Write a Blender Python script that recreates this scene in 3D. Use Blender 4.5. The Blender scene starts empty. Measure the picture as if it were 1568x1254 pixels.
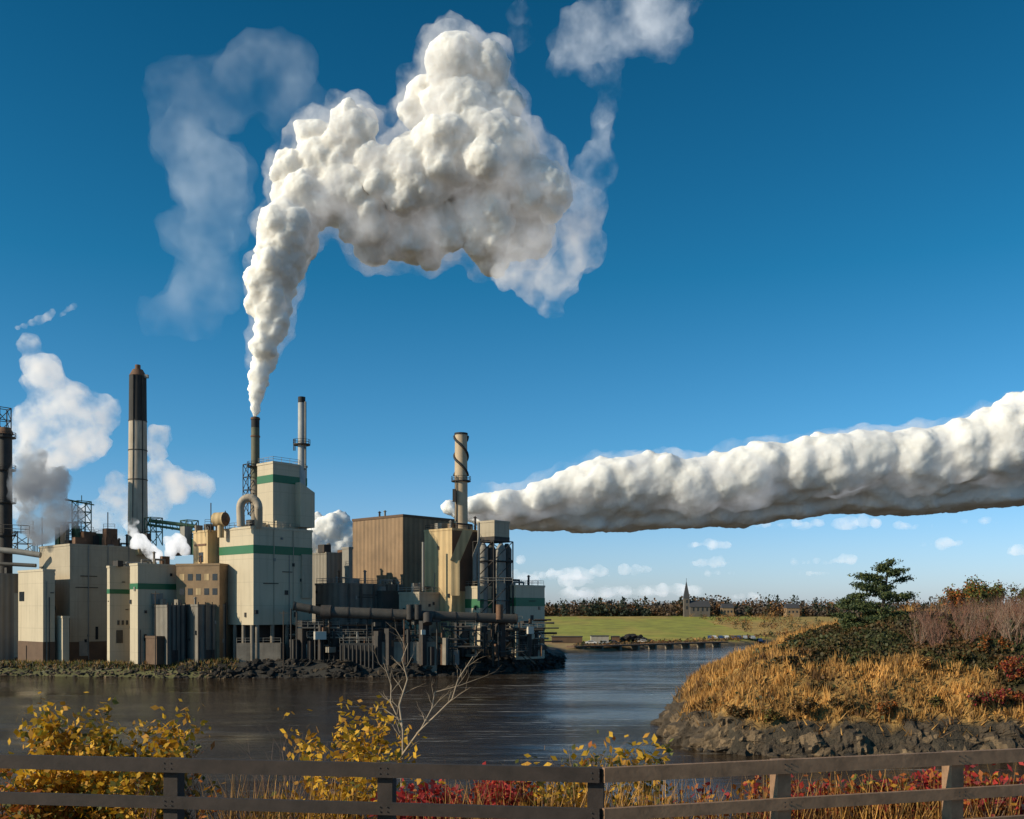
import bpy, math, random
import numpy as np
from mathutils import Vector, noise, Matrix
R=random.Random(7)
F=1500.0; CX=784.0; HY=935.0; H=14.0
# pixel helper: turns image coordinates (u, v) at an assumed distance d into metres
def S(u,v,d): return Vector(((u-CX)/F*d, d, H+(HY-v)/F*d))
def ZV(v,d): return H+(HY-v)/F*d
COL=bpy.context.scene.collection
# ---------------------------------------------------------------- materials
MATS={}
def nt(name):
    m=bpy.data.materials.new(name); m.use_nodes=True; t=m.node_tree; t.nodes.clear(); MATS[name]=m
    return m,t,t.nodes,t.links
def mathn(N,L,op,a,b=None,c=None):
    n=N.new('ShaderNodeMath'); n.operation=op
    for i,x in enumerate((a,b,c)):
        if x is None: continue
        if isinstance(x,(int,float)): n.inputs[i].default_value=x
        else: L.new(x,n.inputs[i])
    return n.outputs[0]
def noisen(N,L,vec,scale,detail=4,rough=.55):
    n=N.new('ShaderNodeTexNoise'); n.inputs['Scale'].default_value=scale; n.inputs['Detail'].default_value=detail
    n.inputs['Roughness'].default_value=rough; L.new(vec,n.inputs['Vector']); return n.outputs['Fac']
def maprange(N,L,x,a,b,c=0,d=1):
    n=N.new('ShaderNodeMapRange'); n.inputs[1].default_value=a;n.inputs[2].default_value=b;n.inputs[3].default_value=c;n.inputs[4].default_value=d
    L.new(x,n.inputs[0]); return n.outputs[0]
def mixc(N,L,f,a,b,mode='MIX'):
    n=N.new('ShaderNodeMix'); n.data_type='RGBA'; n.blend_type=mode
    if isinstance(f,(int,float)): n.inputs[0].default_value=f
    else: L.new(f,n.inputs[0])
    for i,x in ((6,a),(7,b)):
        if isinstance(x,(tuple,list)): n.inputs[i].default_value=(x[0],x[1],x[2],1)
        else: L.new(x,n.inputs[i])
    return n.outputs[2]
def mapping(N,L,vec,sc,rot=(0,0,0)):
    n=N.new('ShaderNodeMapping'); n.inputs['Scale'].default_value=sc; n.inputs['Rotation'].default_value=rot; L.new(vec,n.inputs['Vector']); return n.outputs[0]
def mat(name,col,rough=.8,var=.2,scale=.4,bump=0.0,metal=0.0,ribs=0,streak=.25,grime=(.12,.09,.06),attr=False,bscale=2.0,bdist=.3,panel=0):
    m,t,N,L=nt(name)
    out=N.new('ShaderNodeOutputMaterial'); p=N.new('ShaderNodeBsdfPrincipled'); L.new(p.outputs[0],out.inputs[0])
    g=N.new('ShaderNodeNewGeometry'); pos=g.outputs['Position']
    if attr:
        a=N.new('ShaderNodeAttribute'); a.attribute_name='Col'; c=a.outputs['Color']
    else:
        r=N.new('ShaderNodeRGB'); r.outputs[0].default_value=(*col,1); c=r.outputs[0]
    n1=maprange(N,L,noisen(N,L,pos,scale,6,.65),.3,.7,1-var,1+var)
    comb=N.new('ShaderNodeCombineColor')
    for i in range(3): L.new(n1,comb.inputs[i])
    c=mixc(N,L,1.0,c,comb.outputs[0],'MULTIPLY')
    if streak>0:
        sv=noisen(N,L,mapping(N,L,pos,(1.1,1.1,.09)),1.0,5,.6)
        f=maprange(N,L,sv,.5,.78,0,streak)
        c=mixc(N,L,f,c,grime)
    hb=None
    if ribs:
        sx=N.new('ShaderNodeSeparateXYZ'); L.new(pos,sx.inputs[0])
        w=mathn(N,L,'SINE',mathn(N,L,'MULTIPLY',sx.outputs[0],2*math.pi/ribs))
        f=maprange(N,L,w,-1,1,.72,1.08)
        cc=N.new('ShaderNodeCombineColor')
        for i in range(3): L.new(f,cc.inputs[i])
        c=mixc(N,L,.8,c,cc.outputs[0],'MULTIPLY'); hb=w
    if panel:
        sx=N.new('ShaderNodeSeparateXYZ'); L.new(pos,sx.inputs[0])
        fz=mathn(N,L,'FRACT',mathn(N,L,'DIVIDE',sx.outputs[2],panel))
        fx=mathn(N,L,'FRACT',mathn(N,L,'DIVIDE',sx.outputs[0],panel*.45))
        e=mathn(N,L,'MAXIMUM',mathn(N,L,'LESS_THAN',fz,.03),mathn(N,L,'MULTIPLY',mathn(N,L,'LESS_THAN',fx,.08),.5))
        c=mixc(N,L,mathn(N,L,'MULTIPLY',e,.16),c,(.06,.06,.055))
    L.new(c,p.inputs['Base Color']); p.inputs['Roughness'].default_value=rough; p.inputs['Metallic'].default_value=metal
    if bump or hb:
        b=N.new('ShaderNodeBump'); b.inputs['Strength'].default_value=bump or .5; b.inputs['Distance'].default_value=bdist if bump else .06
        if bump: L.new(noisen(N,L,pos,bscale,8,.65),b.inputs['Height'])
        else: L.new(hb,b.inputs['Height'])
        L.new(b.outputs[0],p.inputs['Normal'])
    return m
def leafmat(name,col,tr=.35,var=.35,scale=3):
    m,t,N,L=nt(name)
    out=N.new('ShaderNodeOutputMaterial'); d=N.new('ShaderNodeBsdfPrincipled'); tt=N.new('ShaderNodeBsdfTranslucent'); mx=N.new('ShaderNodeMixShader')
    mx.inputs[0].default_value=tr; L.new(d.outputs[0],mx.inputs[1]); L.new(tt.outputs[0],mx.inputs[2]); L.new(mx.outputs[0],out.inputs[0])
    d.inputs['Roughness'].default_value=.7
    g=N.new('ShaderNodeNewGeometry'); n=maprange(N,L,noisen(N,L,g.outputs['Position'],scale,4),.3,.7,0,1)
    c=mixc(N,L,n,tuple(x*(1-var) for x in col),tuple(min(1,x*(1+var)) for x in col))
    L.new(c,d.inputs['Base Color']); L.new(c,tt.inputs['Color']); return m
cream=mat('cream_siding',(.50,.42,.30),.75,.07,.15,streak=.25,panel=5.0)
creamlow=mat('weathered_cream_siding',(.38,.32,.235),.8,.1,.2,streak=.35,panel=4.0)
grey=mat('grey_siding',(.24,.215,.18),.8,.1,.2,streak=.3,ribs=.9)
corr=mat('corrugated_steel',(.17,.15,.125),.7,.2,.3,streak=.5,ribs=1.5,grime=(.08,.07,.055))
brown=mat('brown_siding',(.25,.16,.09),.8,.25,.15,streak=.6,ribs=1.1,grime=(.11,.075,.05))
tan=mat('tan_siding',(.52,.37,.19),.75,.12,.2,streak=.45,ribs=1.4,grime=(.22,.13,.06))
tanbrick=mat('tan_brick',(.26,.17,.095),.85,.2,.5,streak=.3)
basebrown=mat('plinth_and_shade_brown',(.11,.065,.04),.85,.2,.4)
green=mat('green_stripe_paint',(.014,.125,.05),.5,.08,.4,streak=.05)
conc=mat('concrete',(.22,.185,.145),.9,.25,.4,streak=.6,grime=(.07,.055,.04))
concchim=mat('chimney_concrete',(.42,.35,.27),.85,.14,.3,streak=.75,grime=(.15,.11,.075))
black=mat('soot_black',(.02,.018,.018),.8,.3,.5)
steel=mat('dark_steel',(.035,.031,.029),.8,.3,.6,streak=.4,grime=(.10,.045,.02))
lsteel=mat('galvanised_steel',(.24,.225,.20),.7,.15,.5,streak=.4)
duct=mat('duct_cladding',(.065,.058,.05),.7,.25,.4,streak=.5)
rust=mat('rusty_steel',(.14,.07,.038),.8,.35,.7,streak=.4)
glass=mat('window_glass',(.02,.025,.03),.15,.1,.4,streak=0)
roofm=mat('roof_membrane',(.10,.10,.10),.9,.2,.3,streak=0)
greenm=mat('green_machinery_paint',(.03,.085,.05),.7,.2,.4)
white=mat('white_paint',(.55,.50,.43),.6,.05,.4,streak=.1)
rock=mat('rock',(.070,.050,.032),.95,.5,.6,bump=1.0,bscale=1.5,bdist=.5,streak=0)
rockd=mat('rock_dark',(.020,.016,.013),.95,.5,.6,bump=.8,bscale=1.5,bdist=.5,streak=0)
rockl=mat('rock_pale',(.17,.115,.065),.95,.5,.5,bump=1.0,bscale=1.2,bdist=.6,streak=0)
terr=mat('ground_mat',(0,0,0),.95,.35,.12,bump=.6,attr=True,bscale=.8,bdist=.5,streak=0)
hillm=mat('hill_mat',(0,0,0),.95,.45,.7,bump=1.0,attr=True,bscale=1.3,bdist=.6,streak=0)
barkm=mat('bark',(.085,.062,.045),.9,.3,6,streak=0)
palebark=mat('pale_bark',(.34,.26,.18),.8,.25,6,streak=0)
twigred=mat('red_twigs',(.20,.095,.065),.9,.4,.6,streak=0)
twiggrey=mat('grey_twigs',(.27,.18,.13),.9,.3,.6,streak=0)
wood_d=mat('shade_toned_weathered_wood',(.032,.022,.018),.85,.4,5,bump=.4,bscale=20,bdist=.01,streak=0)  # left fence run: shade put into the wood colour
wood_l=mat('sun_toned_weathered_wood',(.26,.15,.085),.8,.35,5,bump=.4,bscale=20,bdist=.01,streak=0)  # right fence run: same wood, sunlight put into its lighter colour
lyel=leafmat('leaf_yellow',(.66,.37,.02)); lyel2=leafmat('leaf_gold',(.46,.22,.02)); lgrn=leafmat('leaf_olive',(.14,.14,.025))
lred=leafmat('leaf_red',(.46,.03,.025)); lred2=leafmat('leaf_crimson',(.28,.025,.03)); lora=leafmat('leaf_orange',(.42,.12,.02))
pin=leafmat('pine_needles',(.03,.052,.016),.15); pin2=leafmat('pine_needles_light',(.085,.10,.028),.15)
gold=leafmat('golden_grass',(.60,.32,.085),.3,.35,.4); gold2=leafmat('dry_grass',(.36,.19,.055),.3,.45,.4)
heath=leafmat('heath',(.065,.047,.010),.15,.5,.5); heath2=leafmat('heath_rust',(.12,.055,.014),.15,.5,.5); heathg=leafmat('heath_green',(.047,.052,.012),.15,.5,.5)
fbro=leafmat('autumn_brown',(.085,.05,.024),.1); fdk=leafmat('evergreen_dark',(.018,.027,.012),.1); fora=leafmat('autumn_orange',(.19,.085,.022),.1); fgry=leafmat('bare_wood_grey',(.075,.055,.042),.1)
# ---------------------------------------------------------------- mesh builder
class MB:
    def __init__(s): s.v=[];s.f=[];s.m=[];s.s=[];s.mats=[]
    def mi(s,m):
        if m not in s.mats: s.mats.append(m)
        return s.mats.index(m)
    def add(s,vs,fs,m,sm=False):
        b=len(s.v); s.v.extend([tuple(x) for x in vs]); k=s.mi(m)
        for f in fs: s.f.append(tuple(i+b for i in f)); s.m.append(k); s.s.append(sm)
    def prism(s,pts,z0,z1,m,top=None):
        n=len(pts)
        vs=[(p[0],p[1],z0) for p in pts]+[(p[0],p[1],z1) for p in pts]
        s.add(vs,[(i,(i+1)%n,n+(i+1)%n,n+i) for i in range(n)],m)
        s.add(vs,[tuple(range(n,2*n)),tuple(range(n-1,-1,-1))],top or m)
    def box(s,c,sz,m,a=0.0):
        ca,sa=math.cos(a),math.sin(a); hx,hy,hz=sz[0]/2,sz[1]/2,sz[2]/2
        pts=[(c[0]+x*ca-y*sa,c[1]+x*sa+y*ca) for x,y in((-hx,-hy),(hx,-hy),(hx,hy),(-hx,hy))]
        s.prism(pts,c[2]-hz,c[2]+hz,m)
    def cyl(s,p0,p1,r0,r1,m,seg=12,cap=True):
        p0=Vector(p0);p1=Vector(p1);d=p1-p0
        if d.length<1e-6: return
        d.normalize(); a=d.orthogonal().normalized(); b=d.cross(a)
        vs=[]
        for p,r in((p0,r0),(p1,r1)):
            for i in range(seg):
                t=2*math.pi*i/seg; vs.append(p+(a*math.cos(t)+b*math.sin(t))*r)
        s.add(vs,[(i,(i+1)%seg,seg+(i+1)%seg,seg+i) for i in range(seg)],m,True)
        if cap: s.add(vs,[tuple(range(seg-1,-1,-1)),tuple(range(seg,2*seg))],m)
    def tube(s,pts,r,m,seg=12):
        for a,b in zip(pts[:-1],pts[1:]): s.cyl(a,b,r,r,m,seg)
        for p in pts[1:-1]: s.ball(p,r,m)
    def ball(s,c,r,m,seg=10,rg=6):
        vs=[];fs=[]
        for j in range(rg+1):
            ph=math.pi*j/rg
            for i in range(seg):
                t=2*math.pi*i/seg; vs.append((c[0]+r*math.sin(ph)*math.cos(t),c[1]+r*math.sin(ph)*math.sin(t),c[2]+r*math.cos(ph)))
        for j in range(rg):
            for i in range(seg): fs.append((j*seg+i,(j+1)*seg+i,(j+1)*seg+(i+1)%seg,j*seg+(i+1)%seg))
        s.add(vs,fs,m,True)
    def done(s,name,parent=None):
        me=bpy.data.meshes.new(name); me.from_pydata(s.v,[],s.f)
        for m in s.mats: me.materials.append(m)
        me.polygons.foreach_set('material_index',s.m); me.polygons.foreach_set('use_smooth',s.s); me.update()
        o=bpy.data.objects.new(name,me); COL.objects.link(o)
        if parent: o.parent=parent
        return o
def npmesh(name,V,Fc,mats,mi=None,smooth=False,cols=None):
    me=bpy.data.meshes.new(name); k=Fc.shape[1]; n=len(Fc)
    me.vertices.add(len(V)); me.vertices.foreach_set('co',V.astype(np.float32).ravel())
    me.loops.add(n*k); me.loops.foreach_set('vertex_index',Fc.astype(np.int32).ravel())
    me.polygons.add(n); me.polygons.foreach_set('loop_start',np.arange(0,n*k,k,dtype=np.int32)); me.polygons.foreach_set('loop_total',np.full(n,k,dtype=np.int32))
    for m in mats: me.materials.append(m)
    if mi is not None: me.polygons.foreach_set('material_index',mi.astype(np.int32))
    me.polygons.foreach_set('use_smooth',np.full(n,smooth))
    me.update(calc_edges=True); me.validate()
    if cols is not None:
        a=me.color_attributes.new('Col','FLOAT_COLOR','POINT'); c=np.ones((len(V),4),np.float32); c[:,:3]=cols; a.data.foreach_set('color',c.ravel())
    o=bpy.data.objects.new(name,me); COL.objects.link(o); return o
def cards(P,sz,rng,up=None,asp=1.0):
    n=len(P); a=rng.normal(size=(n,3)); b=rng.normal(size=(n,3))
    if up is not None: a=a*(1-up)+np.array([0,0,1.])*up*1.5
    a/=np.linalg.norm(a,axis=1)[:,None]; b-=a*(a*b).sum(1)[:,None]; b/=np.linalg.norm(b,axis=1)[:,None]
    s=np.asarray(sz).reshape(-1,1)*np.ones((n,1)); A=a*s*asp; B=b*s
    V=np.stack([P-A*.5,P+B*.42,P+A*.5,P-B*.42],1).reshape(-1,3)
    return V,np.arange(n*4).reshape(-1,4)
def blades(P,h,w,rng,lean=.35):
    n=len(P); t=rng.uniform(0,2*np.pi,n); d=np.stack([np.cos(t),np.sin(t),np.zeros(n)],1)
    h=h*rng.uniform(.6,1.3,n)[:,None]; L=rng.normal(size=(n,3))*lean; L[:,2]=1
    V=np.stack([P-d*w/2,P+d*w/2,P+L*h],1).reshape(-1,3)
    return V,np.arange(n*3).reshape(-1,3)
# ---------------------------------------------------------------- building helper
AL=math.radians(48)
class Fr: pass
def bld(mb,ul,uc,ur,vt,z0,d,m,a=AL,stripe=None,tl=None,trim=True,roof=None,sm=None):
    X=(uc-CX)/F*d; gl=(ul-CX)/F; gr=(ur-CX)/F; sa,ca=math.sin(a),math.cos(a)
    if tl is None: tl=(X-gl*d)/(sa+gl*ca)
    tr=(gr*d-X)/(ca-gr*sa)
    f=Fr(); f.c=Vector((X,d,0)); f.el=Vector((-sa,ca,0)); f.er=Vector((ca,sa,0)); f.nl=-f.er; f.nr=Vector((sa,-ca,0)); f.tl=tl; f.tr=tr; f.z0=z0; f.z1=ZV(vt,d); f.d=d; f.a=a
    def foot(o): 
        return [f.c+(-f.el-f.er)*o, f.c+f.er*(tr+o)-f.el*o, f.c+f.er*(tr+o)+f.el*(tl+o), f.c+f.el*(tl+o)-f.er*o]
    f.foot=foot
    mb.prism(foot(0),z0,f.z1,m,roof or roofm)
    if trim: mb.prism(foot(.12),f.z1-.35,f.z1+.12,m if trim is True else trim)
    if stripe: mb.prism(foot(.05),ZV(stripe[1],d),ZV(stripe[0],d),sm or green)
    return f
def panel(mb,f,side,s0,s1,z0,z1,m,off=.08):
    e,t,n=(f.el,f.tl,f.nl) if side=='l' else (f.er,f.tr,f.nr)
    p0=f.c+e*(s0*t); p1=f.c+e*(s1*t)
    mb.prism([p0+n*off,p1+n*off,p1-n*.02,p0-n*.02],z0,z1,m)
def rail(mb,p0,p1,m,h=1.1,r=.045):
    p0=Vector(p0);p1=Vector(p1); n=max(1,int((p1-p0).length/1.8))
    for k in(.55,1.0): mb.cyl(p0+Vector((0,0,h*k)),p1+Vector((0,0,h*k)),r,r,m,5,False)
    for i in range(n+1):
        q=p0.lerp(p1,i/n); mb.cyl(q,q+Vector((0,0,h)),r,r,m,5,False)
def roofrail(mb,f,m=None):
    F4=f.foot(-.15); z=f.z1+.12; m=m or lsteel
    for i in range(4):
        a=F4[i];b=F4[(i+1)%4]; rail(mb,(a[0],a[1],z),(b[0],b[1],z),m)
def lattice(mb,c,w,z0,z1,m,r=.09,st=2.5,a=AL):
    ca,sa=math.cos(a),math.sin(a); cs=[Vector((c[0]+(x*ca-y*sa)*w/2,c[1]+(x*sa+y*ca)*w/2,0)) for x,y in((-1,-1),(1,-1),(1,1),(-1,1))]
    n=max(1,int((z1-z0)/st))
    for i in range(4):
        p=cs[i];q=cs[(i+1)%4]; mb.cyl((p.x,p.y,z0),(p.x,p.y,z1),r,r,m,6)
        for k in range(n):
            a0=z0+(z1-z0)*k/n;a1=z0+(z1-z0)*(k+1)/n
            mb.cyl((p.x,p.y,a0),(q.x,q.y,a1),r*.7,r*.7,m,5,False); mb.cyl((p.x,p.y,a1),(q.x,q.y,a1),r*.7,r*.7,m,5,False)
def ringplat(mb,c,z,r,m):
    mb.cyl((c[0],c[1],z-.12),(c[0],c[1],z+.12),r,r,m,18)
    n=14; P=[Vector((c[0]+r*math.cos(2*math.pi*i/n),c[1]+r*math.sin(2*math.pi*i/n),z)) for i in range(n)]
    for i in range(n): 
        mb.cyl(P[i],P[i]+Vector((0,0,1.1)),.05,.05,m,4,False)
        mb.cyl(P[i]+Vector((0,0,1.1)),P[(i+1)%n]+Vector((0,0,1.1)),.05,.05,m,4,False); mb.cyl(P[i]+Vector((0,0,.55)),P[(i+1)%n]+Vector((0,0,.55)),.05,.05,m,4,False)
def hvac(mb,f,n,seed,mm=(lsteel,steel,grey,rust,conc),hmax=2.2):
    r=random.Random(seed)
    for i in range(n):
        p=f.c+f.er*f.tr*r.uniform(.1,.9)+f.el*f.tl*r.uniform(.1,.9); z=f.z1
        k=r.random(); m=r.choice(mm)
        if k<.45: 
            h=r.uniform(.6,hmax); mb.box((p.x,p.y,z+h/2),(r.uniform(.8,3),r.uniform(.8,2.5),h),m,f.a)
        elif k<.75:
            h=r.uniform(1,hmax*1.5); mb.cyl((p.x,p.y,z),(p.x,p.y,z+h),.25,.25,m,8); mb.cyl((p.x,p.y,z+h),(p.x,p.y,z+h+.35),.5,.1,m,8)
        else:
            h=r.uniform(.6,1.5); q=p+f.er*r.uniform(2,5); mb.tube([(p.x,p.y,z),(p.x,p.y,z+h),(q.x,q.y,z+h),(q.x,q.y,z)],.22,m,8)
def smallbits(mb,f,n,seed,side='r'):
    """lamps, vents, cable trays and downpipes on a wall"""
    r=random.Random(seed)
    for i in range(n):
        s=r.uniform(.05,.92); z=r.uniform(f.z0+2,f.z1-2); k=r.random()
        if k<.5: panel(mb,f,side,s,s+.5/max(3,f.tr if side=='r' else f.tl),z,z+r.uniform(.5,1),r.choice([steel,lsteel,glass]),.2)
        elif k<.75:
            e,t,nn=(f.er,f.tr,f.nr) if side=='r' else (f.el,f.tl,f.nl); q=f.c+e*t*s+nn*.15; mb.cyl((q.x,q.y,f.z0),(q.x,q.y,z),.08,.08,r.choice([steel,lsteel]),6)
        else: panel(mb,f,side,s,min(.98,s+r.uniform(.1,.3)),z,z+.18,steel,.15)
G0=2.6
def simple(name,*a,extra=None,bits=0,**k):
    mb=MB(); f=bld(mb,*a,**k)
    if extra: extra(mb,f)
    if bits: smallbits(mb,f,bits,int(a[0])+7); smallbits(mb,f,max(1,bits//2),int(a[0])+9,'l')
    return mb.done(name),f
# ---------- left group
def ex(mb,f): hvac(mb,f,5,1)
simple('mill_office_building',-75,-15,32,878,G0,224,grey,extra=ex)
def ex(mb,f):
    mb.prism(f.foot(.06),G0,ZV(983,f.d),basebrown); panel(mb,f,'l',.75,.95,ZV(920,f.d),ZV(905,f.d),glass)
simple('mill_annex_building',28,66,84,872,G0,216,cream,extra=ex,bits=3)
def ex(mb,f):
    mb.prism(f.foot(.06),G0,ZV(983,f.d),basebrown)
    panel(mb,f,'l',.55,.8,ZV(960,f.d),ZV(880,f.d),basebrown,.1)
    for s in(.28,.5,.78): panel(mb,f,'r',s,s+.03,ZV(980,f.d),ZV(960,f.d),glass)
    panel(mb,f,'r',.1,.2,ZV(1005,f.d),ZV(982,f.d),lsteel,.12)
    hvac(mb,f,12,3); 
    for s in(.2,.42,.66):
        q=f.c+f.er*f.tr*s+f.nr*.25; mb.cyl((q.x,q.y,G0),(q.x,q.y,f.z1),.1,.1,lsteel,6)
simple('mill_warehouse',60,107,240,833,G0,222,creamlow,extra=ex,bits=9)
simple('mill_loading_annex',80,96,106,944,G0,217,cream)
def ex(mb,f):
    hvac(mb,f,3,5); panel(mb,f,'r',.3,.6,ZV(985,f.d),ZV(965,f.d),glass)
    for s in(.35,.55,.75): panel(mb,f,'r',s,s+.1,ZV(957,f.d),ZV(950,f.d),glass)
simple('mill_machine_hall',164,168,201,867,G0,212,cream,stripe=(902,909),extra=ex,bits=3)
def ex(mb,f):
    hvac(mb,f,5,6)
    for s in(.15,.4,.55,.8): panel(mb,f,'r',s,s+.07,ZV(985-20*s,f.d),ZV(974-20*s,f.d),glass)
    panel(mb,f,'r',.35,.62,ZV(925,f.d),ZV(908,f.d),lsteel,.5)
simple('mill_process_building',199,211,270,863,G0,209,cream,stripe=(893,902),extra=ex,bits=6)
def ex(mb,f):
    for r_ in range(2):
        for k in range(5):
            s=.08+k*.19; panel(mb,f,'r',s,s+.11,ZV(889+r_*22,f.d),ZV(879+r_*22,f.d),(glass,tan)[(k+r_)%3==0],.05)
    hvac(mb,f,4,8)
simple('old_brick_mill_building',0,270,336,864,G0,213,tanbrick,a=math.radians(-12),tl=9,extra=ex)
def ex(mb,f):
    panel(mb,f,'r',.3,.6,G0,G0+3,steel); hvac(mb,f,2,int(f.d*10))
    for s in(0,.25,.5,.75,1): 
        q=f.c+f.er*f.tr*s+f.nr*.2; mb.cyl((q.x,q.y,f.z0),(q.x,q.y,f.z1+.6),.12,.12,steel,6)
simple('corrugated_shed',234,256,283,927,G0,207,corr,extra=ex)
simple('corrugated_shed',281,303,345,926,G0,208,corr,extra=ex,bits=4)
simple('low_canopy_building',222,240,258,975,G0,206.5,basebrown)
# ---------- rear green / lattice plant on left roofs
mb=MB()
for (u,v0,v1,w,mm) in((125,768,832,3.2,greenm),(108,800,835,2,lsteel),(235,793,835,3,greenm),(290,797,840,3,greenm),(5,625,700,2.6,steel),(35,815,850,4,lsteel)):
    p=S(u,v0,236); lattice(mb,p,w,ZV(v1,236),p.z,mm,.14)
p=S(125,768,236); mb.cyl(p+Vector((-4,0,.5)),p+Vector((3,0,-.8)),.25,.15,greenm,6); mb.cyl(p,p+Vector((0,0,1.5)),.1,.1,greenm,5)
mb.cyl(S(228,797,236),S(300,806,236),.45,.45,greenm,8); mb.cyl(S(225,803,236),S(305,815,236),.3,.3,greenm,8)
for i in range(14): p=S(228+i*5.2,797+i*.65,236); mb.cyl(p,p-Vector((R.uniform(-.6,.6),0,1.6)),.08,.08,greenm,5)
for i in range(26):
    u=R.uniform(60,330); v=R.uniform(800,835); p=S(u,v,235+R.uniform(-4,4)); m_=R.choice([greenm,lsteel,steel,rust,tan,conc]); z=ZV(850,235)
    w=R.uniform(.8,3); mb.box((p.x,p.y,(p.z+z)/2),(w,2,p.z-z),m_,AL); rail(mb,p+Vector((-w/2,-.5,0)),p+Vector((w/2,-.5,0)),steel)
mb.box((*S(180,845,240)[:2],G0+8),(46,14,15),creamlow,AL*.3)
for i in range(8):
    u=R.uniform(20,320); p=S(u,R.uniform(780,830),236); mb.cyl((p.x,p.y,ZV(850,236)),p,.12,.12,steel,5)
mb.done('rooftop_process_plant')
mb=MB(); c=S(8,0,232)
mb.cyl((c.x,c.y,G0),(c.x,c.y,ZV(665,232)),1.6,1.5,steel,18); mb.cyl((c.x,c.y,ZV(665,232)),(c.x,c.y,ZV(655,232)),1.9,1.2,rust,18)
for v in(670,720,770,820): ringplat(mb,c,ZV(v,232),2.3,steel)
mb.cyl((c.x-3,c.y,G0),(c.x-3,c.y,ZV(640,232)),1.0,1.0,rust,14)
mb.tube([S(-20,840,228),S(30,845,228),S(62,850,228)],.7,lsteel); mb.tube([S(-20,862,226),S(55,866,226)],.45,duct)
rail(mb,S(-20,815,228),S(45,818,228),steel,2.0,.08)
mb.done('process_tower')
# stacks
def chimney(name,u,vt,d,rb,rt,segs,extra=None):
    mb=MB(); c=S(u,0,d); z1=ZV(vt,d)
    def rad(z): return rb+(rt-rb)*(z-G0)/(z1-G0)
    for v0,v1,m in segs:
        z0=G0 if v0 is None else ZV(v0,d); zz=ZV(v1,d); n=max(1,int((zz-z0)/4))
        for i in range(n):
            a=z0+(zz-z0)*i/n;b=z0+(zz-z0)*(i+1)/n; mb.cyl((c.x,c.y,a),(c.x,c.y,b),rad(a),rad(b),m,28,i==n-1)
    if extra: extra(mb,c,rad,z1)
    return mb.done(name)
def ex(mb,c,rad,z1):
    mb.cyl((c.x,c.y,z1),(c.x,c.y,z1+1.6),rad(z1)*1.02,rad(z1)*.6,rust,24); mb.cyl((c.x,c.y,z1+1.6),(c.x,c.y,z1+2.8),.7,.65,rust,16)
    mb.cyl((c.x+1.9,c.y-1.7,G0),(c.x+1.7,c.y-1.4,z1),.12,.12,steel,6)
    mb.cyl((c.x-.4,c.y-2.55,G0),(c.x-.3,c.y-2.15,z1),.1,.1,steel,6)
    for v in(645,690,735): mb.cyl((c.x,c.y,ZV(v,245)-.12),(c.x,c.y,ZV(v,245)+.12),rad(ZV(v,245))+.1,rad(ZV(v,245))+.1,steel,28)
    q=rad(z1)+.3; mb.box((c.x+q,c.y-.6,z1-.2),(1,.8,.8),lsteel)
chimney('smokestack',211,576,245,2.65,2.05,[(None,645,concchim),(645,576,black)],ex)
def ex(mb,c,rad,z1):
    for k in range(2): mb.cyl((c.x,c.y,z1-.5-k*4),(c.x,c.y,z1-.2-k*4),rad(z1)+.15,rad(z1)+.15,rust,18)
    ringplat(mb,c,ZV(715,222),1.8,steel); lattice(mb,(c.x-1.2,c.y-.6),2.0,ZV(790,222),ZV(712,222),steel,.12)
chimney('exhaust_stack',391,639,222,1.05,.93,[(None,735,conc),(735,655,mat('olive_stack_paint',(.10,.10,.06),.7,.2,.5,streak=.5)),(655,639,black)],ex)
def ex(mb,c,rad,z1):
    ringplat(mb,c,ZV(681,220),1.9,steel); mb.cyl((c.x+.95,c.y-.5,ZV(720,220)),(c.x+.95,c.y-.5,z1+.2),.22,.22,lsteel,8)
    for dx in(-1.5,-1.8): mb.cyl((c.x+dx,c.y,ZV(690,220)),(c.x+dx,c.y,ZV(672,220)),.12,.12,steel,6)
chimney('steel_stack',462,617,220,.95,.82,[(None,617,mat('stack_metal',(.36,.36,.35),.6,.15,.5,streak=.3)),(617,608,black)],ex)
def ex(mb,c,rad,z1):
    n=70; z0=ZV(770,233); r=rad(z0)
    for k in(0,math.pi):
        prev=None
        for i in range(n+1):
            z=z1-.6-(z1-z0-4)*i/n*.75; t=k+i*.09
            q=Vector((c.x+(r+.02)*math.cos(t),c.y+(r+.02)*math.sin(t),z))
            if prev: mb.cyl(prev,q,.3,.3,steel,6,False)
            prev=q
    ringplat(mb,c,ZV(737,233),2.3,steel); mb.box((c.x-1.5,c.y-1.8,ZV(760,233)),(.8,.8,3),steel)
    mb.cyl((c.x-1.1,c.y-1.5,ZV(800,233)),(c.x-1.1,c.y-1.5,ZV(730,233)),.15,.15,steel,6)
    mb.cyl((c.x,c.y,z1-.3),(c.x,c.y,z1+.1),rad(z1)+.15,rad(z1)+.15,black,24)
chimney('spiral_strake_stack',706,664,233,1.85,1.45,[(None,664,mat('beige_stack_paint',(.46,.35,.23),.7,.12,.5,streak=.3))],ex)
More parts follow.
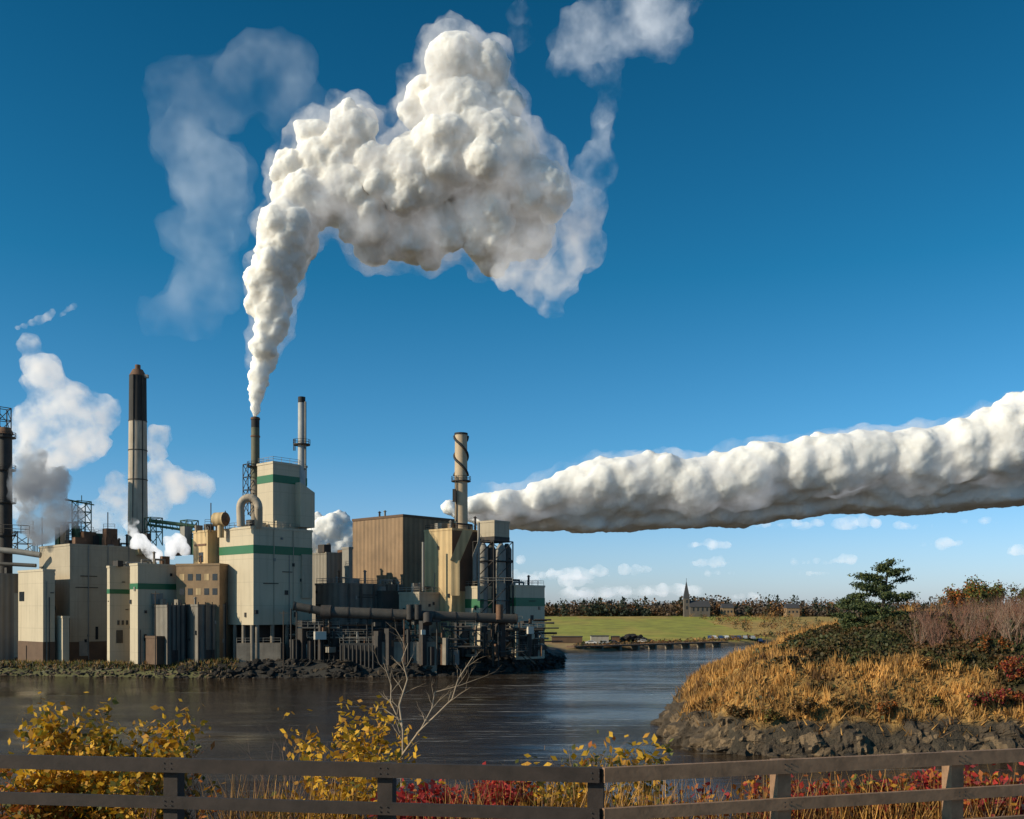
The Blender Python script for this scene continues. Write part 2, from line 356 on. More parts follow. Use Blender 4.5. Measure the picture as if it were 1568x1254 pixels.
# ---------- main recovery tower
mb=MB(); d=208
f=bld(mb,336,388,478,806,ZV(957,d),d,cream,stripe=(834,847))
roofrail(mb,f); hvac(mb,f,8,11,(cream,lsteel,steel),2.5); smallbits(mb,f,7,61)
panel(mb,f,'r',.02,.07,ZV(940,d),ZV(934,d),steel,.3); panel(mb,f,'r',.52,.57,ZV(910,d),ZV(903,d),steel,.2); panel(mb,f,'r',.68,.73,ZV(945,d),ZV(937,d),steel,.2)
panel(mb,f,'l',.2,.24,ZV(945,d),ZV(938,d),steel,.2); panel(mb,f,'r',.8,.98,ZV(915,d),ZV(845,d),creamlow,.5)
for s in(.33,.66): panel(mb,f,'r',s,s+.012,ZV(957,d),f.z1,creamlow,.12)
g=bld(mb,394,418,470,707,f.z1,214,cream,stripe=(726,738)); roofrail(mb,g)
g2=bld(mb,448,460,482,752,ZV(806,216),217,cream,trim=False,roof=cream)
q=[g2.foot(0)[i] for i in range(4)]
mb.add([(p.x,p.y,g2.z1+.01) for p in q]+[(q[0].x,q[0].y,g2.z1+2),(q[3].x,q[3].y,g2.z1+2)],[(0,1,4),(1,2,5,4),(2,3,5),(3,0,4,5)],cream)
k=bld(mb,346,390,468,950,G0,212,steel,trim=False)
for s in(.05,.3,.55,.8,.98):
    for e,t in((f.er,f.tr),(f.el,f.tl)):
        p=f.c+e*t*s+(f.nr+f.nl)*-.5; mb.cyl((p.x,p.y,G0-1),(p.x,p.y,ZV(957,d)),.45,.45,conc,10)
P=[S(369,806,207)]+[S(382-14*math.cos(t),777-15*math.sin(t),207) for t in [i*math.pi/8 for i in range(9)]]+[S(396,806,209)]
mb.tube(P,.85,mat('pale_duct',(.42,.34,.25),.6,.1,.5,streak=.3),14)
mb.done('recovery_boiler_building')
mb=MB(); f=bld(mb,296,318,336,812,G0,216,tan); hvac(mb,f,3,4)
p=S(338,795,214); mb.cyl(p+Vector((-1.3,.5,0)),p+Vector((1.2,-.5,0)),1.5,1.5,tan,20); mb.cyl(p+Vector((1.2,-.5,0)),p+Vector((1.9,-.8,0)),1.5,.6,rust,20); mb.cyl(p+Vector((0,0,-4)),p,.7,.7,tan,10)
for u,v in((323,770),(345,782),(301,800)): q=S(u,v,216); mb.cyl((q.x,q.y,ZV(815,216)),q,.12,.12,steel,5)
panel(mb,f,'l',.1,.9,ZV(835,216),ZV(832,216),rust,.15); panel(mb,f,'l',.3,.6,ZV(860,216),ZV(845,216),glass)
mb.done('tan_process_building')
# ---------- right group
def ex(mb,f): hvac(mb,f,3,14); mb.prism(f.foot(.15),f.z1-.5,f.z1+.13,basebrown)
simple('brown_clad_building',540,617,700,788,G0,240,brown,extra=ex)
mb=MB(); f=bld(mb,650,692,738,809,G0,225,tan); hvac(mb,f,4,15)
panel(mb,f,'r',0,1,ZV(905,225),f.z1-.4,basebrown,.06)  # shade of the right face painted on as a dark brown panel
for u,v0,v1 in((648,905,830),(733,920,800)): p=S(u,0,224); mb.cyl((p.x,p.y,ZV(v0,224)),(p.x,p.y,ZV(v1,224)),.3,.3,lsteel,8)
a=S(716,812,221); b=S(697,858,221); w=Vector((1.1,.6,0)); 
mb.add([a-w,a+w,b+w,b-w,a-w+Vector((0,1.5,0)),a+w+Vector((0,1.5,0)),b+w+Vector((0,1.5,0)),b-w+Vector((0,1.5,0))],[(0,1,2,3),(4,5,6,7),(0,1,5,4),(1,2,6,5),(2,3,7,6),(3,0,4,7)],tan)
mb.box((b.x,b.y+.7,(b.z+ZV(912,221))/2),(2.0,1.4,b.z-ZV(912,221)),tan)
roofrail(mb,f,steel); smallbits(mb,f,5,62,'l')
g=bld(mb,672,690,724,800,f.z1,231,brown,trim=False)
mb.done('tan_boiler_building')
mb=MB(); d=226
f=bld(mb,731,757,780,797,ZV(829,d),d,creamlow); mb.prism(f.foot(.05),f.z0,f.z0+1.2,steel)
for i,(u,m_) in enumerate(((740,lsteel),(752,duct),(767,lsteel),(776,duct))):
    p=S(u,0,d+1+i%2*2); mb.cyl((p.x,p.y,G0+4),(p.x,p.y,ZV(840,d)),1.15,1.15,m_,18); mb.cyl((p.x,p.y,ZV(840,d)),(p.x,p.y,ZV(831,d)),1.15,.4,m_,18)
    for v in(860,885): mb.cyl((p.x,p.y,ZV(v,d)-.1),(p.x,p.y,ZV(v,d)+.1),1.25,1.25,steel,18)
lattice(mb,S(755,0,d+1),6.5,G0,ZV(829,d),steel,.16,4)
mb.tube([S(735,830,d-2),S(727,850,d-2),S(727,890,d-2)],.5,lsteel,10)
rail(mb,S(735,893,d-4),S(785,893,d-4),lsteel,1.2,.06)
mb.done('silo_tower')
def ex(mb,f):
    hvac(mb,f,9,21); 
    for s in (.12,.3,.5,.7,.9): panel(mb,f,'r',s,s+.03,f.z0,f.z1,duct,.25)
    roofrail(mb,f)
simple('corrugated_mill_hall',483,520,618,893,G0,222,corr,extra=ex,bits=10)
simple('mill_utility_building',478,500,532,846,G0,234,grey,extra=lambda mb,f:hvac(mb,f,5,22))
simple('mill_utility_building',524,534,540,838,G0,233,lsteel)
simple('mill_utility_building',611,642,673,907,G0,223,creamlow,extra=lambda mb,f:(hvac(mb,f,5,23),roofrail(mb,f)),bits=4)
simple('mill_utility_building',560,585,628,905,G0,229,duct,extra=lambda mb,f:hvac(mb,f,6,24))
simple('green_striped_building',707,735,757,898,G0,225,cream,stripe=(917,931),extra=lambda mb,f:(roofrail(mb,f),panel(mb,f,'r',.3,.5,ZV(960,225),ZV(945,225),glass)),bits=3)
simple('green_striped_building',760,790,834,896,G0,227,cream,stripe=(915,928),extra=lambda mb,f:(roofrail(mb,f),hvac(mb,f,3,25),panel(mb,f,'r',.5,.6,ZV(950,227),ZV(942,227),steel)),bits=4)
# conveyor duct
mb=MB(); P=[S(450,928,209),S(500,937,210),S(632,942,212),S(790,948,218)]
for i,(a,b) in enumerate(zip(P[:-1],P[1:])):
    r=[.9,1.2,1.1][i]; mb.cyl(a,b,r,r,duct,20); n=max(2,int((b-a).length/4))
    dr=(b-a).normalized()
    for j in range(n+1):
        q=a.lerp(b,j/n); mb.cyl(q-dr*.12,q+dr*.12,r+.12,r+.12,steel,20); 
        if j%2==0: mb.cyl((q.x-.6,q.y,G0-1),(q.x-.6,q.y,q.z-r*.6),.18,.18,steel,6); mb.cyl((q.x+.6,q.y,G0-1),(q.x+.6,q.y,q.z-r*.6),.18,.18,steel,6)
for p in P[1:-1]: mb.cyl(p+Vector((-1.1,0,0)),p+Vector((1.1,0,.0)),1.5,1.5,steel,20)
for u in(628,640,765): p=S(u,937,211); mb.cyl(p-Vector((0,0,1.6)),p+Vector((0,0,1.6)),.8,.8,rust if u==765 else steel,12)
mb.cyl(S(655,955,209),S(655,940,210),1.0,1.0,steel,12)
mb.done('conveyor_duct')
# waterfront pipework / columns / small plant
mb=MB(); r=random.Random(5)
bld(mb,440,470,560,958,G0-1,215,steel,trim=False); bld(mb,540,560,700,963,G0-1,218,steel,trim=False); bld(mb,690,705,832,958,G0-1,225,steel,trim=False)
for i in range(240):
    u=r.uniform(440,832); d=r.uniform(210,214)+(u>700)*7+(u>780)*3; v0=1018 if u<700 else 1005; v=r.uniform(948,1004); p=S(u,v,d); m_=r.choice([steel,steel,steel,steel,duct,duct,duct,lsteel,conc,rust,basebrown]); zb=ZV(v0,d); k=r.random()
    if k<.3: mb.cyl((p.x,p.y,zb),(p.x,p.y,p.z),r.uniform(.1,.3),r.uniform(.1,.3),m_,8)
    elif k<.5: w=r.uniform(.5,2.0); mb.box((p.x,p.y,(zb+p.z)/2),(w,w,max(.5,p.z-zb)),m_ if v>975 else steel,AL)
    elif k<.68: w=r.uniform(.6,2.0); h=r.uniform(.4,1.5); mb.box((p.x,p.y,p.z),(w,w*.6,h),m_,AL)
    elif k<.85: L_=r.uniform(3,9); mb.cyl(p,p+Vector((L_,L_*.15,0)),.1+r.random()*.15,.1+r.random()*.15,m_,8)
    else: L_=r.uniform(3,7); mb.cyl(p,p+Vector((L_*.7,.3,-L_*.6)),.1,.1,m_,6); rail(mb,p,p+Vector((L_,L_*.1,0)),lsteel,1,.035)
for u0,u1,v,d in((470,575,975,210),(575,700,985,212),(700,835,962,220),(455,520,960,209)):
    a=S(u0,v,d);b=S(u1,v,d+2); mb.add([a,b,b+Vector((0,1.5,0)),a+Vector((0,1.5,0)),a-Vector((0,0,.3)),b-Vector((0,0,.3))],[(0,1,2,3),(0,1,5,4)],conc); rail(mb,a,b,lsteel,1.1,.05)
for u,v,w,h in((490,973,2.4,1.7),(648,968,.9,1),(812,965,1.4,1.6)):
    p=S(u,v,209 if u<700 else 218); mb.box(p,(w,w*.6,h),white,AL*.5)
mb.done('waterfront_pipework')
mb=MB()
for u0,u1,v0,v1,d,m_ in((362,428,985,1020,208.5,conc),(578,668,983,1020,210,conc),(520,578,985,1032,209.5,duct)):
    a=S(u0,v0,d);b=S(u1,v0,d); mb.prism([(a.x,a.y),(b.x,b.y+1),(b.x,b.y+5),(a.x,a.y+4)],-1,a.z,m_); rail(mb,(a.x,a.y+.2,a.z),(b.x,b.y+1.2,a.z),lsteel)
for i in range(9):
    p=S(522+i*6.2,0,209.1); mb.cyl((p.x,p.y,-1),(p.x,p.y,ZV(988,209)),.22,.22,steel,8)
mb.done('seawall')
mb=MB()
for u,v,d in((238,905,203),(434,935,206)):
    p=S(u,v,d); mb.cyl((p.x,p.y,G0-2),p,.13,.1,barkm,6); mb.box((p.x,p.y,p.z-.5),(1.8,.12,.12),barkm)
mb.done('utility_poles')
# ---------------------------------------------------------------- terrain
SX=np.array([-6000,-400,-112,-66,-53,-44,-20,-12,2,13,17,30,52,80,116,250,600,6000.]); SY=np.array([212,212,211,204,204,204,208,213,226,243,322,335,362,382,420,520,700,900.])
def nz(x,y,s,seed=0): return noise.noise(Vector((x*s+seed,y*s,seed*1.7)))
def ground_h(x,y):
    if y<100: 
        h=11.2 if y<12.4 else max(-3,11.2-(y-12.4)*.95)
        return h+(nz(x,y,.4)*.25 if y>12.6 else 0)
    ys=float(np.interp(x,SX,SY)); t=y-ys+nz(x,y,.15)*1.5
    if t<0: return max(-3,t*.8)
    far=1.2+9.2*min(1,max(0,(y-385)/230))+ nz(x,y,.006)*2.0*min(1,max(0,(y-500)/300))
    far=far+min(6,max(0,(y-1500)/1500*6))
    top=float(np.interp(x,[-150,-75,-60,-25,-17,-3,6,13],[2.4,2.4,3.2,3.4,5.6,5.6,4.4,1.5]))
    if x<16 and y<340: return min(top,t*.8)+nz(x,y,.5)*.3
    k=min(1,max(0,(y-340)/40)) if x<16 else 1
    return (top*(1-k)+k*min(t*.4,far)) if k<1 else min(t*.4,far)
ys_=np.concatenate([np.linspace(-60,8,6),np.linspace(10,32,34),np.linspace(36,192,14),np.linspace(194,450,128),np.geomspace(456,12000,60)])
xp=np.geomspace(210,9000,26); xs_=np.concatenate([-xp[::-1],np.linspace(-204,204,137),xp])
V=np.zeros((len(ys_),len(xs_),3)); C=np.zeros_like(V)
for j,y in enumerate(ys_):
    for i,x in enumerate(xs_):
        h=ground_h(x,y); V[j,i]=(x,y,h); n=nz(x,y,.03,3)
        if y<100: c=(.10,.075,.04) if y>12.4 else (.16,.13,.09)
        elif x<17 and y<330: 
            c=((.10,.095,.035) if h<2.2 else (.13,.12,.10)) if x<-62 else (.035,.031,.026)
        elif h<1.0: c=(.16,.11,.065)
        elif h<1.7: c=(.30,.19,.07)
        else:
            c=(.27,.26,.03)
            if n>.15: c=(.33,.27,.04)
            if x>150 or (y>600 and n>0): c=(.34,.23,.05)
            if x>108 and y<560 : c=(.40,.25,.06)
            if y>800: c=(.06,.045,.028)
        C[j,i]=c
ny,nx=len(ys_),len(xs_); I=np.arange(ny*nx).reshape(ny,nx)
Fc=np.stack([I[:-1,:-1],I[:-1,1:],I[1:,1:],I[1:,:-1]],-1).reshape(-1,4)
npmesh('ground',V.reshape(-1,3),Fc,[terr],smooth=True,cols=C.reshape(-1,3))
# headland hill
POLY=np.array([(19,120),(16.8,104),(19.5,98),(26,95),(36,94.2),(49,93),(75,92),(140,86),(300,80),(600,80),(600,300),(300,290),(150,270),(80,235),(42,190),(25,150)],float)
def inside_dist(X,Y):
    d=np.full(X.shape,1e9); ins=np.zeros(X.shape,bool); n=len(POLY)
    for i in range(n):
        a=POLY[i];b=POLY[(i+1)%n]; e=b-a; t=np.clip(((X-a[0])*e[0]+(Y-a[1])*e[1])/(e@e),0,1)
        d=np.minimum(d,np.hypot(X-a[0]-t*e[0],Y-a[1]-t*e[1]))
        c=((a[1]>Y)!=(b[1]>Y))&(X<(b[0]-a[0])*(Y-a[1])/(b[1]-a[1]+1e-12)+a[0]); ins^=c
    return np.where(ins,d,-d)
def vnoise(X,Y,s,seed): return np.array([noise.noise(Vector((x*s+seed,y*s-seed,seed))) for x,y in zip(X.ravel(),Y.ravel())]).reshape(X.shape)
def hillz(X,Y):
    d=inside_dist(X,Y)+vnoise(X,Y,.22,2)*1.6+vnoise(X,Y,.7,5)*.6
    z=np.interp(d,[-3,0,.8,1.8,5,9,17,28,45],[-2,-.2,1.6,2.9,5.0,7.2,9.9,12.4,13.4])
    z+=vnoise(X,Y,.09,9)*1.3*np.clip(d/8,0,1)+vnoise(X,Y,.45,11)*.6*np.clip(d/3,0,1)
    return z,d
def zone(X,Y,d):
    n=vnoise(X,Y,.11,21)*6+vnoise(X,Y,.4,22)*3.5
    he=(d+n>12.5-np.clip((X-43)*.9,0,11))&(Y<142+n*1.5)&(X>27)
    he|=(n>3.0)&(d<9)
    return np.where(d<2.4+n*.2,0,np.where(he,2,1))
gx=np.arange(12,165,.62); gy=np.arange(84,250,.8); X,Y=np.meshgrid(gx,gy); Z,Dd=hillz(X,Y); zn=zone(X,Y,Dd)
cols=np.array([(.06,.046,.03),(.38,.22,.065),(.055,.037,.012)])[zn]
I=np.arange(X.size).reshape(X.shape); Fc=np.stack([I[:-1,:-1],I[:-1,1:],I[1:,1:],I[1:,:-1]],-1).reshape(-1,4)
npmesh('grassy_hill',np.stack([X,Y,Z],-1).reshape(-1,3),Fc,[hillm],smooth=True,cols=cols.reshape(-1,3))
rg=np.random.default_rng(3)
n=80000; px=18+rg.random(n)*75; py=93+rg.random(n)**1.4*75; pz,pd=hillz(px,py); z_=zone(px,py,pd)
clump=vnoise(px,py,.8,41)
k=(z_==1)&(pd>1.8); P=np.stack([px,py,pz],1)[k]; V,Fc=blades(P,.75,.16,rg,.3); hh=np.repeat(np.clip(1+clump[k]*1.5,.5,2.2),3); V[:,2]=np.repeat(P[:,2],3)+(V[:,2]-np.repeat(P[:,2],3))*hh
gz=vnoise(P[:,0],P[:,1],.25,42)+rg.normal(size=len(P))*.2
npmesh('golden_grass',V,Fc,[gold,gold2,heath2],np.where(gz>-.02,0,np.where(gz>-.4,1,2)))
k=(z_==2)|((z_==1)&(rg.random(n)<.05)); P=np.stack([px,py,pz+.1+np.clip(clump,0,1)*.8],1)[k]; P=np.repeat(P,2,0)+rg.normal(size=(k.sum()*2,3))*np.array([.3,.3,.14])
V,Fc=cards(P,rg.uniform(.2,.5,len(P)),rg,.3); mi=((vnoise(P[:,0],P[:,1],.15,31)+rg.normal(size=len(P))*.15)*3+1.3).clip(0,2).astype(int)
npmesh('heath_shrubs',V,Fc,[heathg,heath,heath2],mi)
# rocks
def ico(sub):
    import bmesh
    b=bmesh.new(); bmesh.ops.create_icosphere(b,subdivisions=sub,radius=1); v=np.array([x.co[:] for x in b.verts]); f=np.array([[q.index for q in x.verts] for x in b.faces]); b.free(); return v,f
IC={s:ico(s) for s in(1,2,3)}
def rocks(name,pts,sizes,mats,seed,sub=2,flat=.7):
    r=np.random.default_rng(seed); v0,f0=IC[sub]; VV=[];FF=[];MI=[];b=0
    for p,s in zip(pts,sizes):
        v=v0.copy(); 
        for _ in range(9):
            nrm=r.normal(size=3); nrm/=np.linalg.norm(nrm); dd=v@nrm; v-=np.outer(np.clip(dd-r.uniform(.25,.7),0,None),nrm)
        v=v*s*r.uniform(.6,1.4,3)*np.array([1,1,flat]); t=r.uniform(0,6.28); R_=np.array([[math.cos(t),-math.sin(t),0],[math.sin(t),math.cos(t),0],[0,0,1]])
        VV.append(v@R_.T+np.array(p)); FF.append(f0+b); b+=len(v); MI.append(np.full(len(f0),r.integers(0,len(mats))))
    return npmesh(name,np.concatenate(VV),np.concatenate(FF),mats,np.concatenate(MI))
pts=[];sz=[]
for i in range(1500):
    x=R.uniform(-150,-58); ys=float(np.interp(x,SX,SY)); y=ys+R.uniform(-1,3.5); pts.append((x,y,max(-.2,ground_h(x,y)-.1))); sz.append(R.uniform(.25,.7))
rocks('shoreline_rocks',pts,sz,[rock,rockd,rockl],4,2)
pts=[];sz=[]
for i in range(1100):
    x=R.uniform(-70,14); ys=float(np.interp(x,SX,SY)); y=ys+R.uniform(-1.5,6.5)*(1 if R.random()<.7 else .4); pts.append((x,y,max(-.2,ground_h(x,y)-.1))); sz.append(R.uniform(.3,1.0)*(1.5 if R.random()<.25 else 1))
rocks('riprap_embankment',pts,sz,[rockd,rockd,rockd,rock],14,2)
rg2=np.random.default_rng(66); n=2600; x=rg2.uniform(-140,-58,n); y=np.interp(x,SX,SY)+rg2.uniform(1.5,5,n); z=np.array([ground_h(a,b) for a,b in zip(x,y)]); V,Fc=blades(np.stack([x,y,z],1),.9,.25,rg2,.4)
npmesh('bank_grass',V,Fc,[heathg,gold2,lgrn],rg2.integers(0,3,n))
# natural ledge: a displaced rock face following the headland shoreline
def ledge(name,line,hts,step,depth,seed,m):
    pts=[np.array(p,float) for p in line]; out=[];hs=[]
    for i in range(len(pts)-1):
        a,b=pts[i],pts[i+1]; n=max(2,int(np.linalg.norm(b-a)/step))
        for k in range(n): t=k/n; out.append(a+(b-a)*t); hs.append(hts[i]+(hts[i+1]-hts[i])*t)
    out.append(pts[-1]); hs.append(hts[-1]); out=np.array(out); T=np.gradient(out,axis=0); 
    for _ in range(12): T[1:-1]=(T[:-2]+T[1:-1]*2+T[2:])/4
    T/=np.linalg.norm(T,axis=1)[:,None]; Nn=np.stack([T[:,1],-T[:,0]],1)
    rows=22; V=np.zeros((rows,len(out),3))
    for j in range(rows):
        t=j/(rows-1)
        for i,(p,nn,h) in enumerate(zip(out,Nn,hs)):
            z=-.6+(h+.6+noise.noise(Vector((p[0]*.25,p[1]*.25,seed)))*1.6)*min(1,t*1.25); inn=depth*(t**1.6)
            q=Vector((p[0]-nn[0]*inn,p[1]-nn[1]*inn,z))
            c=Vector((q.x*.45+q.z*.25,q.y*.45,q.z*.5+seed)); dst,_=noise.voronoi(c); v1=(dst[1]-dst[0])
            c2=Vector((q.x*1.5,q.y*1.5,q.z*.8)); d2,_=noise.voronoi(c2); v2=(d2[1]-d2[0])
            am=(v1*1.6-.45)+(v2*.5-.12)+noise.noise(q*.3)*1.4+noise.noise(q*1.6)*.25
            am*=(1 if t<.8 else (1-t)*5)
            V[j,i]=(q.x+nn[0]*am,q.y+nn[1]*am,q.z+noise.noise(q*.9)*.35+v2*.15)
    I=np.arange(rows*len(out)).reshape(rows,-1); Fc=np.stack([I[:-1,:-1],I[:-1,1:],I[1:,1:],I[1:,:-1]],-1).reshape(-1,4)
    cen=V.reshape(-1,3)[Fc].mean(1); mi=(np.array([noise.noise(Vector(c*.35)) for c in cen])>.08).astype(int)
    return npmesh(name,V.reshape(-1,3),Fc,m,mi)
ledge('rock_outcrop',[(27,152),(20.5,135),(18.3,120),(16.4,108),(16.8,101.5),(19.6,97.4),(26,94.6),(36,93.6),(49,92.4),(62,91.8),(80,91),(110,88)],[1,1.5,2.5,3.4,3.6,3.1,2.8,2.4,3.0,2.2,2.5,2.5],.28,3.2,3,[rock,rockl])
pts=[];sz=[]
for i in range(70):
    k=R.choice([1,2,3,4,5]); a=POLY[k];b=POLY[k+1]; p=a+(b-a)*R.random(); q=p+np.array([R.uniform(-1,1),R.uniform(-1.6,1.0)]); pts.append((q[0],q[1],R.uniform(-.2,.2))); sz.append(R.uniform(.25,.9))
rocks('shore_boulders',pts,sz,[rock,rockd,rock],9,3,.6)
n=9000; px=16+rg.random(n)*60; py=92+rg.random(n)*40; pz,pd=hillz(px,py); k=(pd>.9)&(pd<3.2); P=np.stack([px,py,pz+.1],1)[k]; V,Fc=blades(P,.8,.18,rg,.8); npmesh('ledge_grass',V,Fc,[gold,gold2,heath2],rg.integers(0,3,len(Fc)))
# water
m,t,N,L=nt('water'); out=N.new('ShaderNodeOutputMaterial'); p=N.new('ShaderNodeBsdfPrincipled'); L.new(p.outputs[0],out.inputs[0])
g=N.new('ShaderNodeNewGeometry'); pos=g.outputs['Position']
big=noisen(N,L,mapping(N,L,pos,(.014,.04,1),(0,0,.1)),1,4)
st=noisen(N,L,mapping(N,L,pos,(.05,.60,1),(0,0,.08)),1,7,.72)
st2=noisen(N,L,mapping(N,L,pos,(.35,2.0,1),(0,0,-.05)),1,5,.7)
sxyz=N.new('ShaderNodeSeparateXYZ'); L.new(pos,sxyz.inputs[0])
rap=mathn(N,L,'MULTIPLY',maprange(N,L,sxyz.outputs[0],-40,10,.35,1),maprange(N,L,sxyz.outputs[1],70,150,.45,1))
thr=mathn(N,L,'SUBTRACT',.60,mathn(N,L,'MULTIPLY',rap,.085))
f1=mathn(N,L,'MULTIPLY',mathn(N,L,'SUBTRACT',mathn(N,L,'ADD',mathn(N,L,'MULTIPLY',st,.65),mathn(N,L,'MULTIPLY',st2,.35)),thr),9); f1=maprange(N,L,f1,0,1,0,1)
foam=mathn(N,L,'MULTIPLY',f1,maprange(N,L,big,.34,.48,0,1))
c=mixc(N,L,mathn(N,L,'MULTIPLY',foam,.75),(.030,.018,.009),(.50,.47,.42)); L.new(c,p.inputs['Base Color'])
L.new(maprange(N,L,foam,0,1,.05,.6),p.inputs['Roughness']); p.inputs['IOR'].default_value=1.33
rip=noisen(N,L,mapping(N,L,pos,(.5,1.7,1)),1,7,.68); rip2=noisen(N,L,mapping(N,L,pos,(.06,.40,1),(0,0,.07)),1,5,.6)
cur=maprange(N,L,noisen(N,L,mapping(N,L,pos,(.015,.05,1),(0,0,-.15)),1,4),.40,.60,.3,1.6)
hh=mathn(N,L,'MULTIPLY',mathn(N,L,'ADD',mathn(N,L,'MULTIPLY',rip,.9),mathn(N,L,'MULTIPLY',rip2,1.5)),cur)
b=N.new('ShaderNodeBump'); b.inputs['Strength'].default_value=.7; b.inputs['Distance'].default_value=.24; L.new(hh,b.inputs['Height']); L.new(b.outputs[0],p.inputs['Normal'])
mb=MB(); mb.add([(-6000,14,0),(6000,14,0),(6000,1200,0),(-6000,1200,0)],[(0,1,2,3)],m); mb.done('river_water')
# ---------------------------------------------------------------- far shore
def treemass(name,pos,hs,ws,mats,seed,per=70,ls=1.1,pc=.25,ks=(0,0,2,3,3)):
    rg=np.random.default_rng(seed); PP=[];MM=[];SS=[]
    for (x,y,z),h,w in zip(pos,hs,ws):
        n=per; con=rg.random()<pc
        q=rg.normal(size=(n,3)); q/=np.linalg.norm(q,axis=1)[:,None]; q*=rg.random((n,1))**.4
        if con: t=rg.random(n); q[:,2]=t*2-1; s_=(1-t)*.8+.05; q[:,0]*=s_;q[:,1]*=s_
        PP.append(np.array([x,y,z+h*.5])+q*np.array([w/2,w/2,h*.52])); k=1 if con else rg.choice(ks); MM.append(np.full(n,k)); SS.append(rg.uniform(.6,1.3,n)*ls)
    P=np.concatenate(PP); V,Fc=cards(P,np.concatenate(SS),rg,.3); return npmesh(name,V,Fc,mats,np.concatenate(MM))
pos=[];hs=[];ws=[]
for i in range(900):
    y=R.uniform(620,780); x=y*R.uniform(.0,.50); g_=nz(x,y,.02,5)
    pos.append((x,y,ground_h(x,y)-1)); h=R.uniform(5,10)*(1.4 if R.random()<.12 else 1)*(1+1.0*g_); h=max(4,h); hs.append(h); ws.append(h*R.uniform(1.0,1.7))
for i in range(420):
    y=R.uniform(1100,1500); x=y*R.uniform(-.4,.6); pos.append((x,y,ground_h(x,y)-1)); h=R.uniform(12,22); hs.append(h); ws.append(h*R.uniform(1.4,2.4))
treemass('distant_trees',pos,hs,ws,[fbro,fdk,fora,fgry],1,per=90,ls=1.7,pc=.22,ks=(0,0,0,1,2,3,3))
pos=[];hs=[];ws=[]
for i in range(170):
    x=R.uniform(20,150); y=float(np.interp(x,SX,SY))+R.uniform(4,18); pos.append((x,y,ground_h(x,y)-.3)); h=R.uniform(.8,2.4); hs.append(h); ws.append(h*2.2)
for i in range(130):
    x=R.uniform(108,170); y=R.uniform(430,600); pos.append((x,y,ground_h(x,y)-.3)); h=R.uniform(2,5); hs.append(h); ws.append(h*1.5)
treemass('riverbank_bushes',pos,hs,ws,[gold2,heathg,fbro,fora],2,40,.6)
mb=MB(); d=612; p=S(1051,0,d); z=11.8
slate=mat('church_slate',(.05,.05,.055),.7,.1,.4); stone=mat('church_stone',(.12,.10,.085),.9,.2,.4)
mb.box((p.x,p.y,z+4),(3.4,3.4,12),stone); q=[(p.x-1.9,p.y-1.9,z+10),(p.x+1.9,p.y-1.9,z+10),(p.x+1.9,p.y+1.9,z+10),(p.x-1.9,p.y+1.9,z+10),(p.x,p.y,z+21)]
mb.add(q,[(0,1,4),(1,2,4),(2,3,4),(3,0,4)],slate)
mb.cyl((p.x,p.y,z+20.6),(p.x,p.y,z+22.5),.12,.12,slate,5)
for z_ in(4,8): mb.box((p.x,p.y-1.75,z+z_),(.9,.1,2),glass)
x0,x1=p.x+1.7,p.x+14; y0,y1=p.y-4,p.y+5; mb.prism([(x0,y0),(x1,y0),(x1,y1),(x0,y1)],z-2,z+4.5,stone)
mb.add([(x0-.4,y0-.4,z+4.5),(x1+.4,y0-.4,z+4.5),(x1+.4,y1+.4,z+4.5),(x0-.4,y1+.4,z+4.5),(x0,p.y+.5,z+8.5),(x1,p.y+.5,z+8.5)],[(0,1,5,4),(2,3,4,5),(0,3,4),(1,2,5)],slate)
for k in range(4): mb.box((x0+2+k*2.8,y0-.05,z+3),(.9,.1,2.2),glass)
mb.done('church')
hw=mat('house_white',(.36,.33,.28),.8,.1,.4)
for u,w,dd in((1113,7,617),(1212,8,615)):
    mb=MB(); p=S(u,0,dd); z=ground_h(p.x,p.y)+.8
    mb.box((p.x,p.y,z+1.5),(w,7,5.6),R.choice([hw,tanbrick])); mb.add([(p.x-w/2-.3,p.y-3.8,z+4.3),(p.x+w/2+.3,p.y-3.8,z+4.3),(p.x+w/2+.3,p.y+3.8,z+4.3),(p.x-w/2-.3,p.y+3.8,z+4.3),(p.x-w/2,p.y,z+7),(p.x+w/2,p.y,z+7)],[(0,1,5,4),(2,3,4,5),(0,3,4),(1,2,5)],slate)
    for k in(-1,0,1): mb.box((p.x+k*w*.3,p.y-3.53,z+2),(1,.1,1.3),glass)
    mb.done('house')
